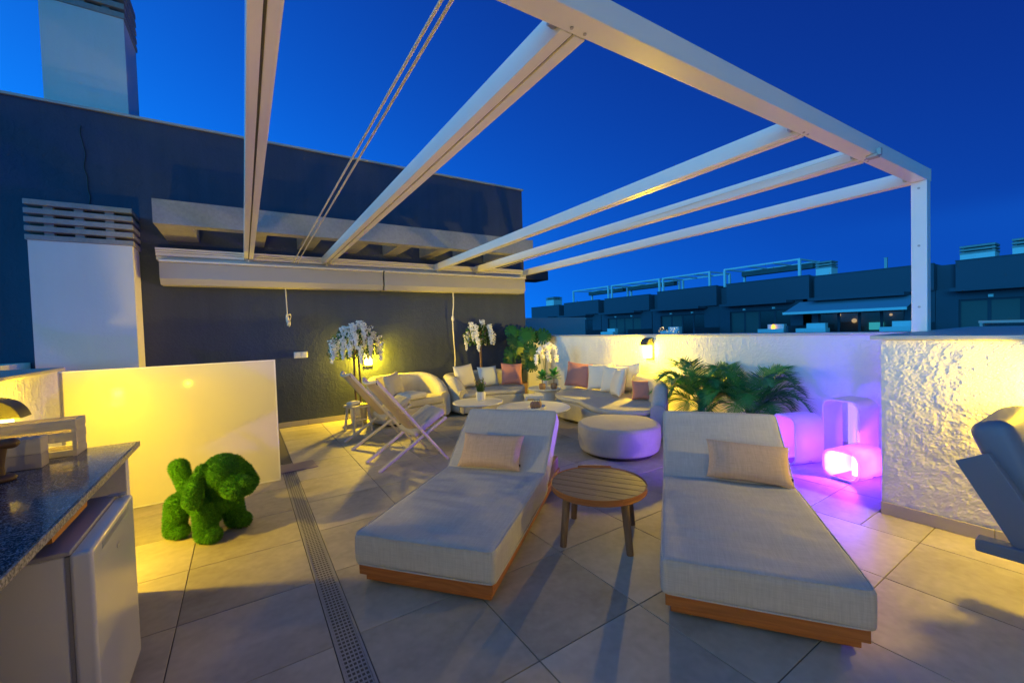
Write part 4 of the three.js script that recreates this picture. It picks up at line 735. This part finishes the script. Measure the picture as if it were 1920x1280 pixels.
{ // garden chair cut off by the frame
  const t = thing('grey_garden_chair', 'grey slatted garden armchair with padded back by the coarse wall', 'chair', [3.32, 0, -0.2], 0);
  const A = (x, y, z) => V(x, y, z);
  // back legs lean: plank from the arm top down to the floor
  part(t, 'side_plank', bar(A(-0.30, 0.90, -0.29), A(-0.42, 0.0, 0.22), 0.035, 0.14, 0.006), mt.chairBlue);
  part(t, 'side_plank', bar(A(0.42, 0.74, -0.20), A(0.42, 0.0, 0.22), 0.035, 0.14, 0.006), mt.chairBlue);
  part(t, 'armrest', bx(-0.38, -0.30, 0.46, 0.52, -0.27, 0.5, 0.008), mt.chairBlue); part(t, 'armrest', bx(0.36, 0.44, 0.46, 0.52, -0.27, 0.5, 0.008), mt.chairBlue);
  for (const x of [-0.36, 0.4]) part(t, 'front_leg', bx(x - 0.03, x + 0.03, 0, 0.46, 0.42, 0.48, 0.006), mt.chairBlue);
  part(t, 'seat_frame', bx(-0.29, 0.4, 0.3, 0.36, -0.1, 0.5, 0.006), mt.chairBlue);
  part(t, 'seat_cushion', soft(0.64, 0.12, 0.58, 0.05, 0.02, 0.01, 41).translate(0.05, 0.421, 0.22), mt.chairBlue);
  part(t, 'back_cushion', soft(0.68, 0.15, 0.74, 0.055, 0.02, 0.01, 44).rotateX(1.22).translate(0.085, 0.72, -0.13), mt.chairBlue);
}

// ------------------------------------------------------------------ neighbouring row of houses across the street
function house(zc, o) {
  const t = thing('terraced_house', o.label, 'house', [32, 0, zc], 0, 'row of charcoal houses across the street');     // facade faces -x, width 6.5 along z
  const W = 3.26, dz = o.dz || 0;
  part(t, 'wall', [bx(0.35, 6, -7, 3.05, -W, -W + 0.9), bx(0.35, 6, -7, 3.05, W - 1.3, W), bx(0.35, 6, 2.45, 3.05, -W + 0.9, W - 1.3), bx(0.35, 6, -7, 0.1, -W + 0.9, W - 1.3), bx(1.2, 6, 0.1, 2.45, -W + 0.9, W - 1.3)], mt.farDark);
  part(t, 'parapet', bx(0, 6, 3.051, 4.5 + (o.dh || 0), -W + 0.85, W - 0.002), mt.farDark); part(t, 'recessed_parapet', bx(0.7, 6, 3.051, 4.42, -W, -W + 0.849), mt.farDark);
  part(t, 'coping', bx(-0.04, 0.3, 4.501 + (o.dh || 0), 4.54 + (o.dh || 0), -W + 0.83, W), mt.farDark);
  part(t, 'eave_slab', bx(-0.95, 0.349, 2.86, 3.05, -W + 0.8, W - 1.0), mt.farDark);
  const n = 4, z0 = -W + 0.9, z1 = W - 1.3, w = (z1 - z0) / n;
  for (let i = 0; i < n; i++) {
    const f = part(t, 'window', [bx(0.5, 0.56, 0.1, 2.45, z0 + i * w, z0 + i * w + 0.07), bx(0.5, 0.56, 0.1, 2.45, z0 + (i + 1) * w - 0.07, z0 + (i + 1) * w - 0.001), bx(0.5, 0.56, 2.36, 2.45, z0 + i * w + 0.07, z0 + (i + 1) * w - 0.07), bx(0.5, 0.56, 0.1, 0.2, z0 + i * w + 0.07, z0 + (i + 1) * w - 0.07)], mt.farDark2);
    part(f, o.shut && i < o.shut ? 'roller_shutter' : 'pane', bx(0.52, 0.54, 0.2, 2.36, z0 + i * w + 0.07, z0 + (i + 1) * w - 0.07), o.shut && i < o.shut ? mt.shutter : o.lit ? mt.glass : mt.darkglass);
  }
  for (const z of [-1.2, 0.9]) { part(t, 'facade_light', bx(0.22, 0.349, 2.52, 2.66, z - 0.09, z + 0.09), mt.farWhite); }
  part(t, 'terrace_deck', bx(-3, 0.349, -0.3, 0, -W, W), mt.farDark); part(t, 'divider', bx(-3, 0.349, 0, 1.3, W - 0.12, W), mt.farDark);
  const pz = o.pz ?? 0.3; part(t, 'planter', bx(-2.8, -2.2, 0, 1.12, pz - 0.9, pz + 0.7), mt.farWhite); part(t, 'planter', bx(-2.3, -1.9, 0, 1.42, pz - 0.5, pz + 0.5), mt.farWhite);
  if (o.lit) { // lit room behind the glass
    part(t, 'interior_back', bx(1.19, 1.199, 0.1, 2.45, z0, z1), mat(0.3, 0.26, 0.2, 0.8));
    for (const [z, y, s] of [[-1.4, 1.9, 0.1], [-0.6, 1.5, 0.14], [1.2, 1.8, 0.08]]) part(t, 'interior_lamp', new THREE.SphereGeometry(s, 12, 10).translate(0.95, y, z), glow(1.6, 0.9, 0.35));
    part(t, 'television', bx(1.1, 1.15, 0.9, 1.35, 0.1, 0.8), glow(0.1, 0.9, 0.9));
  }
  return t;
}
function roofPergola(zc, label, w = 4.6, x0 = 33, x1 = 36, canopy = true) {
  const t = thing('roof_pergola', label, 'pergola', [0, 0, zc], 0, 'white pergolas on the roofs across the street'), y0 = 4.5, y1 = 5.85;
  for (const x of [x0, x1]) for (const s of [-1, 1]) part(t, 'post', bx(x - 0.08, x + 0.08, y0, y1, s * w / 2 - 0.08, s * w / 2 + 0.08), mt.farWhite);
  for (const x of [x0, x1]) part(t, 'beam', bx(x - 0.06, x + 0.06, y1, y1 + 0.12, -w / 2 - 0.06, w / 2 + 0.06), mt.farWhite);
  for (let i = 0; i < 4; i++) { const z = -w / 2 + w * i / 3; part(t, 'rafter', bx(x0 + 0.06, x1 - 0.06, y1 + 0.01, y1 + 0.11, z - 0.05, z + 0.05), mt.farWhite); }
  if (canopy) part(t, 'folded_canopy', bx(x1 - 0.7, x1 - 0.1, y1 - 0.42, y1 - 0.01, -w / 2 + 0.1, w / 2 - 0.1, 0.05), mt.shutter);
}
const HS = [
  [-42.2, { label: 'charcoal house at the far end of the row with two white vents on its roof', dh: -0.1, pz: 0 }],
  [-35.6, { label: 'charcoal house below the far roof pergola with the folded canopy', shut: 2 }],
  [-29.0, { label: 'charcoal house with shuttered door and a white planter in front', shut: 4, pz: 0.6 }],
  [-22.4, { label: 'charcoal house with string lights in the planter on its terrace', shut: 2, pz: 0.9, dh: 0.12 }],
  [-15.9, { label: 'charcoal house with an orange lamp on its white planter', shut: 2, pz: 2.2, dh: 0.12 }],
  [-9.9, { label: 'charcoal house with lit room behind glass under a blue awning', lit: true, pz: 2.6 }],
  [-3.4, { label: 'charcoal house with roller shutter down behind the pergola post', shut: 4, pz: -8 }],
  [3.1, { label: 'charcoal house at the near end of the row', shut: 4, pz: 0 }],
];
for (const [z, o] of HS) house(z, o);
roofPergola(-34.6, 'white roof pergola with folded canopy at the far end of the row', 5.6);
roofPergola(-28.3, 'white roof pergola with grey folded canopy above the shuttered house', 6);
roofPergola(-22.6, 'open white roof pergola above the house with string lights', 4.6, 33, 36, false);
roofPergola(-16.3, 'wide white roof pergola above the house with the orange lamp', 5.4);
chimney('roof_chimney', 'small white roof chimney beside the wide roof pergola across the street', 33.2, 34.2, 4.5, 5.1, -12.7, -11.8, 3, 0.11, 'small roof chimneys across the street');
chimney('roof_chimney', 'small white roof chimney next to its twin above the shuttered house', 34, 35.2, 4.5, 5.0, -6.0, -4.7, 3, 0.11, 'small roof chimneys across the street');
chimney('roof_chimney', 'small white roof chimney set further along than its twin above the shuttered house', 34, 35.2, 4.5, 5.05, -4.1, -2.9, 3, 0.11, 'small roof chimneys across the street');
chimney('roof_chimney', 'small white roof vent at the far end of the row', 34, 35.4, 4.4, 5.3, -44, -42.4, 2, 0.14, 'small roof chimneys across the street');
{
  const t = thing('blue_awning', 'extended blue awning shading the lit glass doors across the street', 'awning', [32, 0, -10.2]);
  part(t, 'fabric', extrude([[-2.3, 2.12], [0.0, 2.82], [0.0, 2.86], [-2.3, 2.16]], 6.0).translate(0, 0, -3.0), mt.awning); part(t, 'front_bar', bx(-2.42, -2.3, 2.02, 2.17, -3.02, 3.02), mt.farWhite);
  for (const z of [-2.4, 2.4]) part(t, 'arm', rod(V(0.1, 2.4, z), V(-2.3, 2.08, z), 0.03), mt.farDark2);
}
{ // aerial on the far roofs
  const t = thing('roof_aerial', 'slim grey mast standing on the roof across the street', 'mast', [34, 4.5, -9.2]);
  part(t, 'pole', bx(-0.07, 0.07, 0, 0.85, -0.07, 0.07), mt.steel); part(t, 'cap', bx(-0.09, 0.09, 0.851, 0.88, -0.09, 0.09), mt.steel);
}
{
  const t = thing('string_lights', 'warm string lights trailing over a white planter across the street', 'lights', [29.2, 0, -21.5]);
  const L = []; for (let i = 0; i < 26; i++) L.push(new THREE.SphereGeometry(0.022, 6, 5).translate(rr(-0.1, 0.05), 1.0 + rr(0, 0.42), rr(-1.0, 0.9))); part(t, 'bulbs', L, glow(2.2, 1.7, 0.8), { kind: 'stuff' });
  part(t, 'wire', tube([V(0, 1.1, -1), V(0, 1.35, -0.4), V(0, 1.1, 0.2), V(0, 1.4, 0.9)], 0.008), mt.black);
  single('terrace_lantern', 'small orange glowing lantern on a white planter across the street', 'lantern', lathe([[0, 0], [0.1, 0], [0.12, 0.1], [0.07, 0.26], [0, 0.3]], 16), glow(3, 1.1, 0.1), [29.6, 1.12, -13.8]);
}
renderer.render(scene, camera);
